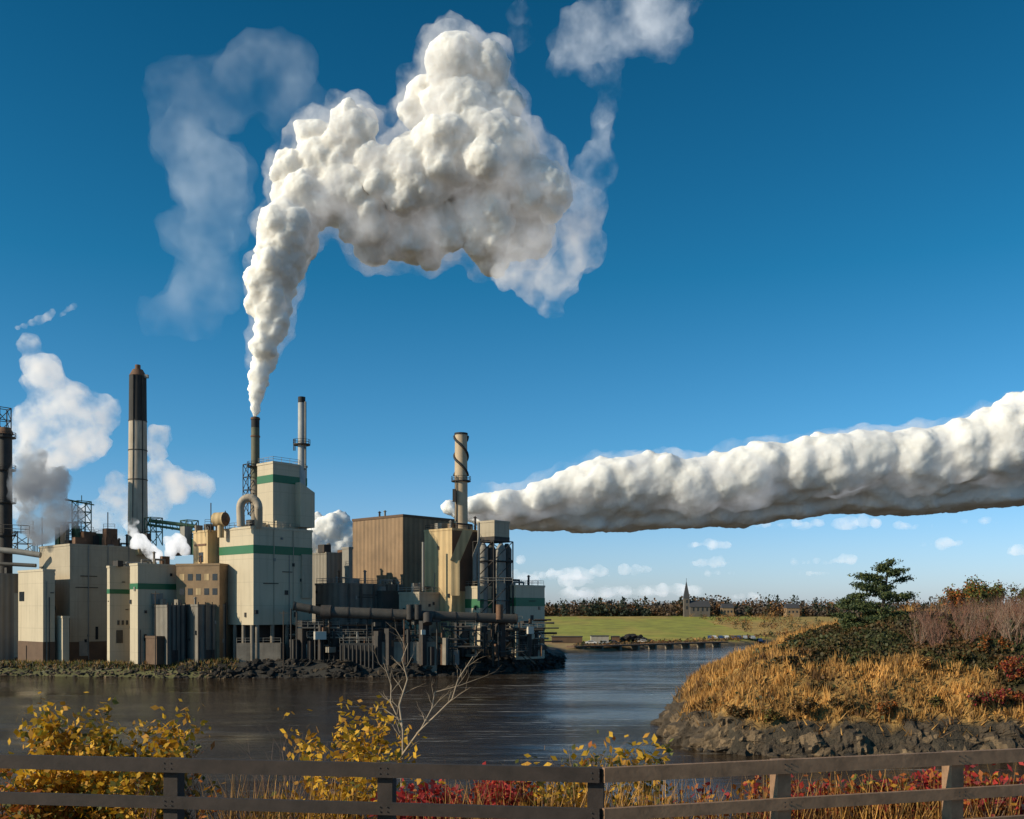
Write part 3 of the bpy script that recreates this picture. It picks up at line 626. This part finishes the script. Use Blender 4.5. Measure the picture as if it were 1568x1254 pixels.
# low bridge deck on piers along the far shore
mb=MB(); A=Vector((21,330,0)); B=Vector((84,381,0)); dv=(B-A).normalized(); nv=Vector((-dv.y,dv.x,0))
mb.prism([A,B,B+nv*4,A+nv*4],1.5,2.0,basebrown); rail(mb,A+Vector((0,0,2.0)),B+Vector((0,0,2.0)),basebrown,.8,.06)
for i in range(9):
    q=A.lerp(B,(i+.5)/9); mb.box((q.x+nv.x*2,q.y+nv.y*2,0),(.8,3.6,3.0),conc,math.atan2(dv.y,dv.x))
mb.done('low_bridge')
carcols=[mat('car_paint_'+n,c,.35,.02,.3,streak=0) for n,c in(('white',(.55,.55,.55)),('silver',(.3,.31,.33)),('dark',(.03,.03,.04)),('blue',(.03,.06,.15)))]
tyre=mat('tyre',(.02,.02,.02),.9,.1,1,streak=0)
def car(x,y,z,a,m):
    mb=MB(); prof=[(-2.2,.35),(-2.2,.85),(-1.9,1.0),(-1.4,1.02),(-.8,1.48),(.8,1.5),(1.3,1.0),(2.0,.9),(2.25,.7),(2.25,.35)]
    vs=[(px,s*.85,pz) for s in(-1,1) for px,pz in prof]; n=len(prof)
    mb.add(vs,[tuple(range(n)),tuple(range(2*n-1,n-1,-1))]+[(i,(i+1)%n,n+(i+1)%n,n+i) for i in range(n)],m)
    for s in(-1,1):
        mb.add([(-1.25,s*.87,1.02),(1.15,s*.87,1.02),(.75,s*.87,1.42),(-.75,s*.87,1.42)],[(0,1,2,3)],glass)
        for wx in(-1.4,1.4): mb.cyl((wx,s*.7,.33),(wx,s*.9,.33),.33,.33,tyre,14)
    o=mb.done('parked_car'); o.location=(x,y,z); o.rotation_euler[2]=a
for i in range(15):
    u=1085+i*9.5+R.uniform(-2,2)
    d=408; x=(u-CX)/F*d; car(x,d,ground_h(x,d)+.02,R.choice([1.4,1.6,1.5]),R.choice(carcols))
for u,d in((905,372),(925,370),(940,371),(985,385)):
    x=(u-CX)/F*d; car(x,d,ground_h(x,d)+.02,R.uniform(-.2,.2),R.choice(carcols))
mb=MB(); 
for u,w,h,d,m_ in((918,7,2.4,392,hw),(942,3,2.2,392,rust),(868,12,2.4,388,basebrown)):
    x=(u-CX)/F*d; z=ground_h(x,d); mb.box((x,d,z+h/2),(w,4,h),m_); mb.box((x,d,z+h+.1),(w+.5,4.5,.2),slate)
mb.done('riverside_sheds')
pts=[];sz=[]
for i in range(90): 
    q=R.gauss(0,12); x=(968+q-CX)/F*395; pts.append((x,395+R.uniform(-3,3),ground_h(x,395)+R.uniform(0,2.4)*math.exp(-(q/14)**2))); sz.append(R.uniform(1,2.2))
rocks('coal_pile',pts,sz,[black,rockd],6,2)
# ---------------------------------------------------------------- hill trees
def grow(mb,p,d,Ln,r,lev,tips,rng,m,bend=.25,nch=3,spread=.7,up=.15,seg=5,ns=3,shr=.62):
    for i in range(ns):
        d=(d+Vector((rng.gauss(0,bend),rng.gauss(0,bend),rng.gauss(0,bend)+up))*.5).normalized(); q=p+d*(Ln/ns); r1=r*(.82 if lev else .6)
        mb.cyl(p,q,r,r1,m,seg,False); p=q; r=r1
        if lev<=1: tips.append((p.copy(),lev))
        if lev>0:
            for k in range(nch if i==ns-1 else max(1,nch-2)):
                t=rng.uniform(0,2*math.pi); o=d.orthogonal().normalized(); o2=d.cross(o)
                dd=(d+(o*math.cos(t)+o2*math.sin(t))*spread*rng.uniform(.6,1.3)).normalized(); grow(mb,p,dd,Ln*shr*rng.uniform(.7,1.2),r*.65,lev-1,tips,rng,m,bend,nch,spread,up,max(3,seg-1),ns,shr)
def leafobj(name,P,size,mats,seed,w=None,parent=None,up=None,asp=1.3):
    rg=np.random.default_rng(seed); P=np.array(P); V,Fc=cards(P,rg.uniform(size*.6,size*1.3,len(P)),rg,up,asp)
    mi=rg.choice(len(mats),len(P),p=w); o=npmesh(name,V,Fc,mats,mi)
    if parent: o.parent=parent
    return o
def pine(u,d,h,w,seed,name='pine_tree',lean=.5,nb=40):
    rr=random.Random(seed); x=(u-CX)/F*d; z=float(hillz(np.array([x]),np.array([d]))[0][0])-.2
    mb=MB(); base=Vector((x,d,z)); mb.cyl(base,base+Vector((lean*.5,0,h*.5)),.3,.2,barkm,10); mb.cyl(base+Vector((lean*.5,0,h*.5)),base+Vector((lean,0,h*.95)),.2,.05,barkm,8)
    P=[];rg=np.random.default_rng(seed)
    for i in range(nb):
        t=.08+.90*(i/nb); c=base+Vector((lean*t,0,h*t)); a=rr.uniform(0,6.28); prof=min(1,.7+t*.9)*max(.16,1-t**2.6)
        L_=w*.5*prof*rr.uniform(.5,1.25)
        dd=Vector((math.cos(a),math.sin(a),rr.uniform(.0,.35))).normalized(); e=c+dd*L_; mb.cyl(c,e,.09,.03,barkm,5,False)
        n=int(280*L_/w*2)+60; s=.2+.8*rg.random(n)**.5; q=np.array(c)[None]+np.outer(s,np.array(e-c))+rg.normal(size=(n,3))*np.array([.42,.42,.14])*(.6+.6*s[:,None]); P.append(q)
    o=mb.done(name); leafobj('needles',np.concatenate(P),.2,[pin,pin2],seed,[.55,.45],o,None,1.9)
pine(1348,124,8.6,9.2,1,lean=1.1); pine(1316,128,5.2,6,2,lean=-.3,nb=26)
def bush(name,u,d,h,w,mats,seed,n=1500,ls=.3,wts=None,tw=barkm,lev=2):
    rr=random.Random(seed); x=(u-CX)/F*d; z=float(hillz(np.array([x]),np.array([d]))[0][0])-.2
    mb=MB(); tips=[]
    for k in range(5):
        a=rr.uniform(0,6.28); dd=Vector((math.cos(a)*.45*w/h,math.sin(a)*.45*w/h,1)).normalized(); grow(mb,Vector((x,d,z)),dd,h*.5,.05*h/3,lev,tips,rr,tw,.2,3,.75,.1,5,2,.6)
    o=mb.done(name); rg=np.random.default_rng(seed)
    if n:
        T=np.array([t[0][:] for t in tips]); P=T[rg.integers(0,len(T),n)]+rg.normal(size=(n,3))*h*.06; leafobj('leaves',P,ls,mats,seed,wts,o)
    return o
bush('autumn_tree',1488,140,5.6,8,[lora,lgrn,pin2],5,3500,.26,[.2,.4,.4])
bush('autumn_tree',1455,143,4.4,6,[lora,lgrn,heath2],6,1800,.26)
bush('autumn_tree',1540,142,4.8,7,[heath2,lgrn,pin2],7,2200,.26)
mb=MB(); rr=random.Random(9)
for i in range(120):
    u=rr.uniform(1395,1620); d=rr.uniform(108,138); x=(u-CX)/F*d; z=float(hillz(np.array([x]),np.array([d]))[0][0]); m_=rr.choice([twigred,twiggrey,barkm,twigred]); top=min(4.6,(14-z)+rr.uniform(1.0,4.4)*min(1,(u-1370)/120)); h=max(1.3,top)
    for k in range(7):
        a=rr.uniform(0,6.28); p=Vector((x,d,z-.2)); dd=Vector((math.cos(a)*.5,math.sin(a)*.5,1)).normalized(); tips=[]
        grow(mb,p,dd,h*.55,.04,1,tips,rr,m_,.2,3,.5,.15,3,3,.6)
mb.done('bare_shrubs')
for i,(u,d,h,m_) in enumerate(((1545,97.5,2.6,[lred2,lora,heath2]),(1500,97,1.8,[heathg,heath2,lred2]),(1440,98,1.6,[heath,lgrn,heath2]),(1568,100,3,[lred2,lora,heath2]),(1290,98,1.5,[heath,heath2,gold2]),(1180,97.5,1.6,[gold2,heath2,lgrn]),(1230,98,2.0,[heath,heath2,gold2]),(1130,99,1.5,[gold2,heath2,heath]),(1360,97,1.7,[heath,heath2,lora]),(1410,103,1.8,[gold,gold2,heath2]),(1470,105,2.0,[heath,heath2,heathg]),(1330,105,1.5,[heath,heath2,heathg]),(1520,106,2.2,[heath2,lora,heathg]),(1090,104,1.2,[heath,gold2,heathg]),(1265,108,1.4,[heath,heath2,heathg]))):
    bush('shrub',u,d,h,h*1.8,m_,40+i,1400,.2)
# ---------------------------------------------------------------- foreground vegetation
def fshrub(name,u,v,d,w,mats,seed,leaves,ls=.075,wts=None,stems=5,tw=barkm,lev=2,cl=.09):
    rr=random.Random(seed); x=(u-CX)/F*d; z=ground_h(x,d)-.1; top=ZV(v,d); h=top-z
    mb=MB(); tips=[]
    for k in range(stems):
        ox=rr.uniform(-.5,.5)*w*.6; lx=rr.uniform(-.5,.5)*w*.5/h; hh=h*rr.uniform(.72,1.0)*.62
        grow(mb,Vector((x+ox,d+rr.uniform(-.4,.4),z)),Vector((lx,rr.uniform(-.1,.1),1)).normalized(),hh,.018,lev,tips,rr,tw,.13,3,.5,.14,5,3,.45)
    o=mb.done(name); rg=np.random.default_rng(seed)
    T=np.array([t[0][:] for t in tips]); T=T[T[:,2]>z+h*.25]
    if leaves and len(T):
        P=T[rg.integers(0,len(T),leaves)]+rg.normal(size=(leaves,3))*cl; leafobj('leaves',P,ls,mats,seed,wts,o,None,1.5)
    return o
Yw=[lyel,lyel2,lgrn]; 
for i,(u,v,d,w,n,m_,wt) in enumerate((
  (165,1080,14.5,1.0,2600,Yw,[.55,.3,.15]),(130,1095,14.2,.9,2000,Yw,[.5,.3,.2]),(205,1105,14.6,.8,1600,Yw,[.5,.35,.15]),(80,1160,13.6,.9,1200,Yw,[.6,.3,.1]),(40,1185,13.3,.9,800,[lyel2,lgrn,lora],None),(150,1170,13.5,1,1400,Yw,[.5,.3,.2]),(225,1175,13.5,.8,800,Yw,[.4,.3,.3]),
  (260,1140,14.8,.6,250,[lyel2,lgrn,lora],None),(505,1058,15,.7,1000,Yw,[.7,.25,.05]),(545,1075,15,.6,700,Yw,[.7,.2,.1]),(515,1190,13.8,.8,1100,Yw,[.6,.3,.1]),(570,1120,14.6,.5,260,Yw,None),
  (850,1135,14,.7,600,Yw,[.5,.2,.3]),(900,1120,14.6,.5,90,[lgrn,lora,lyel2],None),(960,1130,14,.8,600,Yw,[.5,.2,.3]),(1000,1150,13.9,.5,180,Yw,None),(825,1180,13.4,.7,450,Yw,None),
  (640,1188,13.4,.9,1100,[lred,lred2,lora],[.6,.3,.1]),(690,1190,13.5,.9,1200,[lred,lred2,lora],[.65,.3,.05]),(745,1186,13.6,.9,1200,[lred,lred2,lora],[.65,.3,.05]),(790,1195,13.4,.8,800,[lred,lred2,lora],None),
  (1060,1205,13.4,.8,350,[lora,lyel2,lred2],None),(1150,1190,13.4,.9,500,[lora,lred2,lyel2],None),(1230,1182,13.5,1,1100,[lred,lora,lred2],None),(1300,1178,13.5,1,1100,[lred2,lora,lyel2],None),(1370,1182,13.5,1,1100,[lora,lred2,lgrn],None),(1430,1178,13.5,1,1100,[lred,lora,lred2],None),(1500,1176,13.6,1,1100,[lred2,lora,lyel2],None),(1560,1176,13.6,1,1100,[lred,lora,lred2],None),
  (0,1175,13.4,.8,500,[lora,lyel2,lgrn],None),(320,1200,13.2,.7,160,[lora,lyel2],None),(420,1215,13.2,.7,200,[lyel2,lgrn],None))):
    fshrub('autumn_shrub',u,v,d,w,m_,100+i,n,.085 if v<1170 else .07,wt)
for i,(u,v,d,w) in enumerate(((20,1110,14.5,1.0),(280,1120,14.5,.9),(330,1175,13.6,1.0),(60,1130,14,1),(895,1115,14.5,.5),(1250,1190,13.2,1),(1520,1190,13.2,1),(440,1160,14,.6),(1100,1200,13.4,1.2),(235,1185,13,1),(485,1065,15,.4))):
    fshrub('bare_shrub',u,v,d,w,[lora],300+i,0,tw=twigred if i%2 else twiggrey,stems=6)
rr=random.Random(77); mb=MB(); tips=[]
x=(618-CX)/F*15; z=ground_h(x,15)
mb.cyl((x,15,z),S(615,1165,15),.028,.022,palebark,8,False); 
def limb(pts,r):
    P=[S(u+rr.uniform(-3,3),v,15+o) for u,v,o in pts]; n=len(P)
    for i in range(n-1):
        r0=r*(1-i/n*.8); mb.cyl(P[i],P[i+1],r0,r*(1-(i+1)/n*.8),palebark,6,False)
        for k in range(2):
            q=P[i].lerp(P[i+1],rr.uniform(.2,1)); d_=(P[i+1]-P[i]).normalized(); s_=rr.choice([-1,1])
            grow(mb,q,(d_+Vector((s_*rr.uniform(.5,1),rr.uniform(-.5,.5),.3))).normalized(),rr.uniform(.15,.36),r0*.5,1,tips,rr,palebark,.3,2,.7,.15,4,2,.6)
limb([(615,1165,0),(618,1120,0),(613,1080,.1),(622,1040,.2),(618,1010,.2),(625,985,.2)],.020)
limb([(615,1160,0),(640,1120,-.2),(665,1095,-.3),(690,1070,-.3),(700,1040,-.4),(722,1005,-.4)],.018)
limb([(640,1120,-.2),(660,1085,0),(668,1060,.1),(700,1050,.1),(728,1040,.2)],.012)
limb([(618,1120,0),(600,1075,.2),(598,1050,.3),(586,1015,.3)],.012)
mb.done('bare_sapling')
rg=np.random.default_rng(50); n=12000; x=rg.uniform(-9,9,n); y=rg.uniform(12.7,14.6,n); z=np.array([ground_h(a,b) for a,b in zip(x,y)]); keep=(vnoise(x,y,.5,3)+.25>0); V,Fc=blades(np.stack([x,y,z],1)[keep],1.0,.022,rg,.25)
npmesh('dry_grass',V,Fc,[gold2,heath2,gold],rg.integers(0,3,len(Fc)))
# ---------------------------------------------------------------- fence
def fence(name,A,B,posts,m,ext):
    A=Vector(A);B=Vector(B); d=(B-A).normalized(); n=Vector((d.y,-d.x,0)); 
    if n.y>0: n=-n
    A2,B2=(A-d*ext[0],B+d*ext[1]); mb=MB()
    def beam(z0,z1,o0,o1): mb.prism([A2+n*o0,B2+n*o0,B2+n*o1,A2+n*o1],z0,z1,m)
    zt=12.35
    beam(zt-.155,zt,.09,.02); beam(zt-.56,zt-.43,.085,.025); beam(zt-.93,zt-.80,.085,.025)
    for u in posts:
        g=(u-CX)/F; t=(g*A.y-A.x)/(d.x-g*d.y); q=A+d*t
        mb.box((q.x-n.x*.07,q.y-n.y*.07,(zt-.02+10.9)/2),(.17,.17,zt-.02-10.9),m,math.atan2(d.y,d.x))
        for zz in(zt-.05,zt-.11,zt-.47,zt-.52):
            for o in(-.04,.04): c=q+n*.092+d*o; mb.cyl((c.x,c.y,zz),(c.x+n.x*.008,c.y+n.y*.008,zz),.008,.008,steel,8)
    o=mb.done(name); bv=o.modifiers.new('b','BEVEL'); bv.width=.008; bv.segments=1; bv.limit_method='ANGLE'
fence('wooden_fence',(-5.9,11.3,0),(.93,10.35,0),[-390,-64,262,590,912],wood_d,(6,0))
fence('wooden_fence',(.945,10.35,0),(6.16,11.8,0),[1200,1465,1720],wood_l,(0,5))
# ---------------------------------------------------------------- clouds and steam
def cloudmat(name,col,scale,bs=.4,bd=1.0,bstr=.4):
    m,t,N,L=nt(name); out=N.new('ShaderNodeOutputMaterial'); p=N.new('ShaderNodeBsdfPrincipled'); L.new(p.outputs[0],out.inputs[0])
    p.inputs['Base Color'].default_value=(*col,1); p.inputs['Roughness'].default_value=1; p.inputs['Specular IOR Level'].default_value=0
    p.inputs['Subsurface Weight'].default_value=1; p.inputs['Subsurface Radius'].default_value=(1,1,1); p.inputs['Subsurface Scale'].default_value=scale
    g=N.new('ShaderNodeNewGeometry'); b=N.new('ShaderNodeBump'); b.inputs['Strength'].default_value=bstr; b.inputs['Distance'].default_value=bd; L.new(noisen(N,L,g.outputs['Position'],bs,7,.65),b.inputs['Height']); L.new(b.outputs[0],p.inputs['Normal'])
    return m
def volmat(name,sig,ns,lo,hi,em,col=(1,1,1),ecol=(1,1,1),step=1.0,det=3,absb=None):
    m,t,N,L=nt(name); out=N.new('ShaderNodeOutputMaterial'); sc=N.new('ShaderNodeVolumeScatter'); e=N.new('ShaderNodeEmission'); ad=N.new('ShaderNodeAddShader')
    g=N.new('ShaderNodeNewGeometry'); f=maprange(N,L,noisen(N,L,g.outputs['Position'],ns,det,.65),lo,hi,0,1); de=mathn(N,L,'MULTIPLY',mathn(N,L,'MULTIPLY',f,f),sig)
    sc.inputs['Color'].default_value=(*col,1); sc.inputs['Anisotropy'].default_value=0.0; L.new(de,sc.inputs['Density']); e.inputs[0].default_value=(*ecol,1); L.new(mathn(N,L,'MULTIPLY',de,em),e.inputs['Strength'])  # added glow stands in for light scattered repeatedly inside the volume
    L.new(sc.outputs[0],ad.inputs[0]); L.new(e.outputs[0],ad.inputs[1]); o_=ad.outputs[0]
    if absb is not None:
        ab=N.new('ShaderNodeVolumeAbsorption'); ab.inputs['Color'].default_value=(absb,absb,absb,1); L.new(de,ab.inputs['Density']); a2=N.new('ShaderNodeAddShader'); L.new(o_,a2.inputs[0]); L.new(ab.outputs[0],a2.inputs[1]); o_=a2.outputs[0]
    L.new(o_,out.inputs['Volume'])
    m.cycles.volume_step_rate=step
    return m
def blobs_mesh(name,blobs,d,m,vox,seed,levels=2,grow_=.85,disp=(),flatz=1.0,n1=10,n2=6,parent=None,base=None,smooth=2,depth=2):
    r=np.random.default_rng(seed); k=d/F; cen=[];rad=[]
    for b in blobs:
        u,v,R0=b[:3]; off=b[3] if len(b)>3 else r.normal()*.25*R0
        c=np.array([(u-CX)*k,d+off*k,H+(HY-v)*k]); R0=R0*k; cen.append(c);rad.append(R0*grow_)
        if levels>=1:
            for i in range(n1):
                q=r.normal(size=3); q/=np.linalg.norm(q); q[2]*=flatz; r1=R0*r.uniform(.3,.55); c1=c+q*(R0*1.0-r1*.85); cen.append(c1);rad.append(r1)
                if levels>=2:
                    for j in range(n2):
                        w=r.normal(size=3); w/=np.linalg.norm(w); r2=r1*r.uniform(.25,.5); cen.append(c1+w*(r1*1.02-r2*.8)); rad.append(r2)
    v0,f0=IC[2]; VV=np.concatenate([c+v0*q for c,q in zip(cen,rad)]); FF=np.concatenate([f0+i*len(v0) for i in range(len(cen))])
    if base is not None:
        zb=H+(HY-np.interp(VV[:,0]/k+CX,base[0],base[1]))*k; lo=VV[:,2]<zb; VV[lo,2]=zb[lo]+(VV[lo,2]-zb[lo])*.22
    o=npmesh(name,VV,FF,[m],smooth=True)
    rm=o.modifiers.new('r','REMESH'); rm.mode='VOXEL'; rm.voxel_size=vox; rm.use_smooth_shade=True
    s=o.modifiers.new('s','SMOOTH'); s.iterations=smooth; s.factor=.5
    for i,(sc,st) in enumerate(disp):
        tx=bpy.data.textures.new(name+'t%d'%i,'CLOUDS'); tx.noise_scale=sc; tx.noise_depth=depth; dm=o.modifiers.new('d%d'%i,'DISPLACE'); dm.texture=tx; dm.strength=st; dm.mid_level=.5
    if parent: o.parent=parent
    return o
def path(pts,n):
    out=[]
    for a,b in zip(pts[:-1],pts[1:]):
        for i in range(n): t=i/n; out.append(tuple(a[j]+(b[j]-a[j])*t for j in range(3)))
    out.append(pts[-1]); return out
cw=cloudmat('steam_white',(.82,.79,.74),3.8,.45,.9,.5)
neck=path([(391,636,5),(391,620,9),(394,595,13),(398,560,19),(406,520,26),(414,480,33),(416,445,40),(424,400,42),(442,350,52)],3)
body=[(470,300,55),(445,262,30),(500,250,62),(485,210,36),(540,210,44),(552,186,26),(520,290,55),(575,275,55),(560,330,46),(560,362,30),(630,270,68),(620,335,52),(670,330,50),(655,370,22),(700,106,54),(652,142,40),(748,115,38),(634,168,26),(710,180,70),(680,240,68),(768,165,34),(755,240,75),(740,320,62),(815,285,56),(800,338,48),(842,300,38),(750,375,30),(600,365,22)]
bodyo=[(u,v,r,max(0,v-270)*.55+rr_) for (u,v,r),rr_ in zip(body,np.random.default_rng(4).normal(size=len(body))*10)]
PL=blobs_mesh('steam_plume',neck+bodyo,228,cw,.42,5,2,.87,((9,3.2),(2.6,1.5),(.9,.5)),n1=9,n2=7,smooth=6,depth=4)
vh=volmat('steam_halo',.26,.15,.34,.70,.30,(1,1,1),(.97,.96,.97),det=5)
blobs_mesh('halo',[(u,v,r+6) for u,v,r in neck[9::3]]+[(u,v,r+14,o) for u,v,r,o in bodyo]+[(820,430,36),(850,440,34),(842,470,22),(890,310,40),(895,370,40),(865,400,42),(800,395,38),(845,360,42),(780,420,30)],228,vh,1.3,6,1,.95,((6,6.0),),parent=PL)
cb=cloudmat('cloud_white',(.80,.78,.75),36,.03,8,.45)
bank=[]
rr=random.Random(3)
tops=[(700,770),(740,750),(800,745),(835,735),(870,715),(920,697),(960,696),(1000,692),(1060,703),(1110,684),(1200,672),(1310,656),(1400,654),(1480,640),(1560,602),(1650,585),(1750,600)]
bots=[(700,795),(760,806),(900,812),(1060,805),(1200,795),(1300,778),(1400,784),(1500,776),(1568,768),(1750,760)]
u=712
while u<1740:
    t=np.interp(u,*zip(*tops));b=np.interp(u,*zip(*bots)); hgt=b-t
    rtop=hgt*rr.uniform(.30,.40); bank.append((u,t+rtop*rr.uniform(.98,1.10),rtop,-8+rr.uniform(-8,8))); rb=hgt*.36; bank.append((u,b-rb*.6,rb,50+rr.uniform(-8,12))); bank.append((u+rr.uniform(-6,6),(t+b)/2,hgt*.38,20+rr.uniform(-8,8)))
    u+=rr.uniform(9,16)
bx=[[a for a,_ in bots],[b-5 for _,b in bots]]
B_=blobs_mesh('cloud_bank',bank,2000,cb,4.0,7,2,.94,((90,22),(26,10),(8,4)),n1=4,n2=4,base=bx,smooth=14,depth=4)
vb=volmat('cloud_halo',.020,.013,.34,.68,.36,(1,1,1),(.92,.94,1),det=4)
blobs_mesh('halo',[(u,v,r+9,o) for u,v,r,o in bank[::3]]+[(740,790,22)],2000,vb,11,8,1,.95,((40,32),),n1=5,parent=B_,base=[bx[0],[b+4 for b in bx[1]]])
vd=volmat('distant_cloud_vol',.012,.010,.26,.66,.56,(1,1,1),(.86,.88,.93),det=4)
def puff(u,v,w,h,seed):
    r=random.Random(seed); bl=[]
    for i in range(max(5,int(w/h*3.2))):
        x=r.uniform(-.5,.5); hh=h*.5*(1-2.2*x*x)*r.uniform(.6,1.15); bl.append((u+x*w,v-hh*.25,hh,r.uniform(-20,20)))
    return bl
for i,(u,v,w,h) in enumerate(((1085,836,80,15),(1090,864,60,17),(1090,880,60,12),(1205,806,110,14),(1290,803,120,24),(1235,862,60,11),(1290,860,52,18),(1240,880,80,11),(1390,808,65,13),(1445,835,65,18),(1500,800,60,16),(1568,845,40,22),(890,882,100,22),(945,876,90,22),(840,892,120,26),(810,884,50,24),(1020,908,130,22),(950,910,130,20),(870,912,160,22),(1130,915,110,11),(770,860,60,22))):
    blobs_mesh('distant_cloud',puff(u,v,w*1.1,h*1.25,i),5000,vd,16,9+i,1,.9,((70,50),),n1=5,base=[[0,2000],[v+h*.25]*2])
lc=[(505,812,26),(485,830,26),(535,820,24),(500,845,30),(530,850,25),(482,800,14),(520,795,14),(690,778,14),(700,785,12)]
blobs_mesh('cloud',lc,2200,cb,3.6,10,2,.9,((30,16),(10,7)),smooth=5)
# steam on left
vs=volmat('steam_soft',.42,.14,.33,.68,.42,(1,1,1),(1,.95,.88),det=5); vk=volmat('shade_toned_smoke',.9,.15,.35,.66,.13,(.45,.46,.48),(.75,.85,1),det=5,absb=.35)  # smoke volume coloured dark and absorbing to paint steam in shadow
blobs_mesh('steam_cloud',[(48,530,20),(60,565,30),(75,600,36),(105,625,44),(140,640,38),(160,620,22),(95,665,42),(60,680,42),(45,640,30),(140,685,26),(50,715,40),(30,770,26),(100,700,30)],250,vs,1.0,11,1,.9,((6,6),))
blobs_mesh('shade_toned_smoke_cloud',[(50,705,26),(85,735,30),(45,760,36),(80,785,34),(62,815,26),(38,730,28),(108,795,20),(35,800,22)],229,vk,1.0,12,1,.9,((6,5),))
blobs_mesh('steam_cloud',[(243,665,20),(238,695,18),(245,735,34),(270,742,30),(180,735,20),(165,755,18),(190,772,24),(232,765,34),(205,780,28),(150,790,26),(165,815,28),(315,745,18),(300,735,14)],256,vs,1.0,13,1,.9,((5,5),))
vn=volmat('steam_jet',1.6,.30,.30,.6,.50)
blobs_mesh('steam_jet',[(192,800,8),(202,812,10),(214,828,13),(228,842,14),(240,852,10),(204,800,9)],218,vn,.35,14,1,.9,((2.5,1.6),))
blobs_mesh('steam_jet',[(262,848,10),(266,836,13),(276,832,12),(284,842,10),(258,828,9),(270,822,8)],219,vn,.35,15,1,.9,((2.5,1.6),))
vw=volmat('thin_steam',.022,.035,.34,.74,.36,(1,1,1),(.6,.8,1),step=1.2)
blobs_mesh('thin_steam',path([(290,150,62),(400,125,65),(455,115,48)],2)+path([(270,190,50),(310,250,70),(340,290,60),(310,370,52),(330,420,50)],2)+[(270,460,42),(235,485,35),(300,490,40),(450,175,60)],420,vw,3,16,1,.9,((14,14),))
vw2=volmat('wispy_cloud',.085,.040,.42,.74,.50,(1,1,1),(.88,.93,1),det=6)
blobs_mesh('wispy_cloud',path([(852,105,18),(870,75,36),(915,48,48),(970,35,50),(1020,10,46),(1050,-25,40)],3)+[(1010,60,34),(1035,60,28),(800,20,28),(800,60,22)]+path([(940,95,18),(938,130,19),(922,175,17),(930,215,22),(910,250,34),(895,290,38)],2)+[(905,120,20)],420,vw2,2.4,17,1,.9,((10,12),))
blobs_mesh('wispy_cloud',path([(25,502,5),(60,490,8),(80,480,6)],3)+path([(92,484,4),(104,474,6),(114,466,4)],2),300,volmat('wisp2',.4,.16,.32,.65,.35),.5,18,1,.9,((3,2),))
# ---------------------------------------------------------------- light, sky, camera
sx,sy=-.93,-.37; el=math.radians(25)
sd=Vector((sx,sy,0)).normalized()*math.cos(el)+Vector((0,0,math.sin(el)))
ld=bpy.data.lights.new('sun','SUN'); ld.energy=5.0; ld.angle=math.radians(.5); ld.color=(1,.87,.65); lo=bpy.data.objects.new('sun',ld); lo.rotation_euler=(-sd).to_track_quat('-Z','Y').to_euler(); COL.objects.link(lo)
w=bpy.data.worlds.new('World'); bpy.context.scene.world=w; w.use_nodes=True; N=w.node_tree.nodes; L=w.node_tree.links; N.clear()
o=N.new('ShaderNodeOutputWorld'); bg=N.new('ShaderNodeBackground'); sk=N.new('ShaderNodeTexSky'); sk.sky_type='NISHITA'; sk.sun_disc=False; sk.sun_elevation=el; sk.sun_rotation=math.atan2(sx,sy)%(2*math.pi); sk.air_density=1.0; sk.dust_density=.6; sk.ozone_density=2.5
tc=N.new('ShaderNodeTexCoord'); sp=N.new('ShaderNodeSeparateXYZ'); L.new(tc.outputs['Generated'],sp.inputs[0])
cr=N.new('ShaderNodeValToRGB'); L.new(sp.outputs[2],cr.inputs[0]); E=cr.color_ramp.elements
E[0].position=0; E[0].color=(1.3,1.5,2.2,1); E[1].position=.55; E[1].color=(.05,.70,.92,1)
for p_,c_ in((.06,(1.05,1.40,1.95)),(.16,(.50,1.20,1.60)),(.32,(.15,.97,1.25))):
    e=E.new(p_); e.color=(*c_,1)
c=mixc(N,L,1.0,sk.outputs[0],cr.outputs[0],'MULTIPLY'); L.new(c,bg.inputs[0]); bg.inputs[1].default_value=.08; L.new(bg.outputs[0],o.inputs[0])
cd=bpy.data.cameras.new('camera'); cd.lens=F/1568*36; cd.sensor_width=36; cd.shift_y=(HY-627)/1568; cd.clip_end=30000; cd.clip_start=.1
co=bpy.data.objects.new('camera',cd); co.location=(0,0,H); co.rotation_euler=(math.radians(90),0,0); COL.objects.link(co)
sc=bpy.context.scene; sc.camera=co; sc.view_settings.view_transform='Standard'; sc.view_settings.look='None'; sc.view_settings.exposure=0
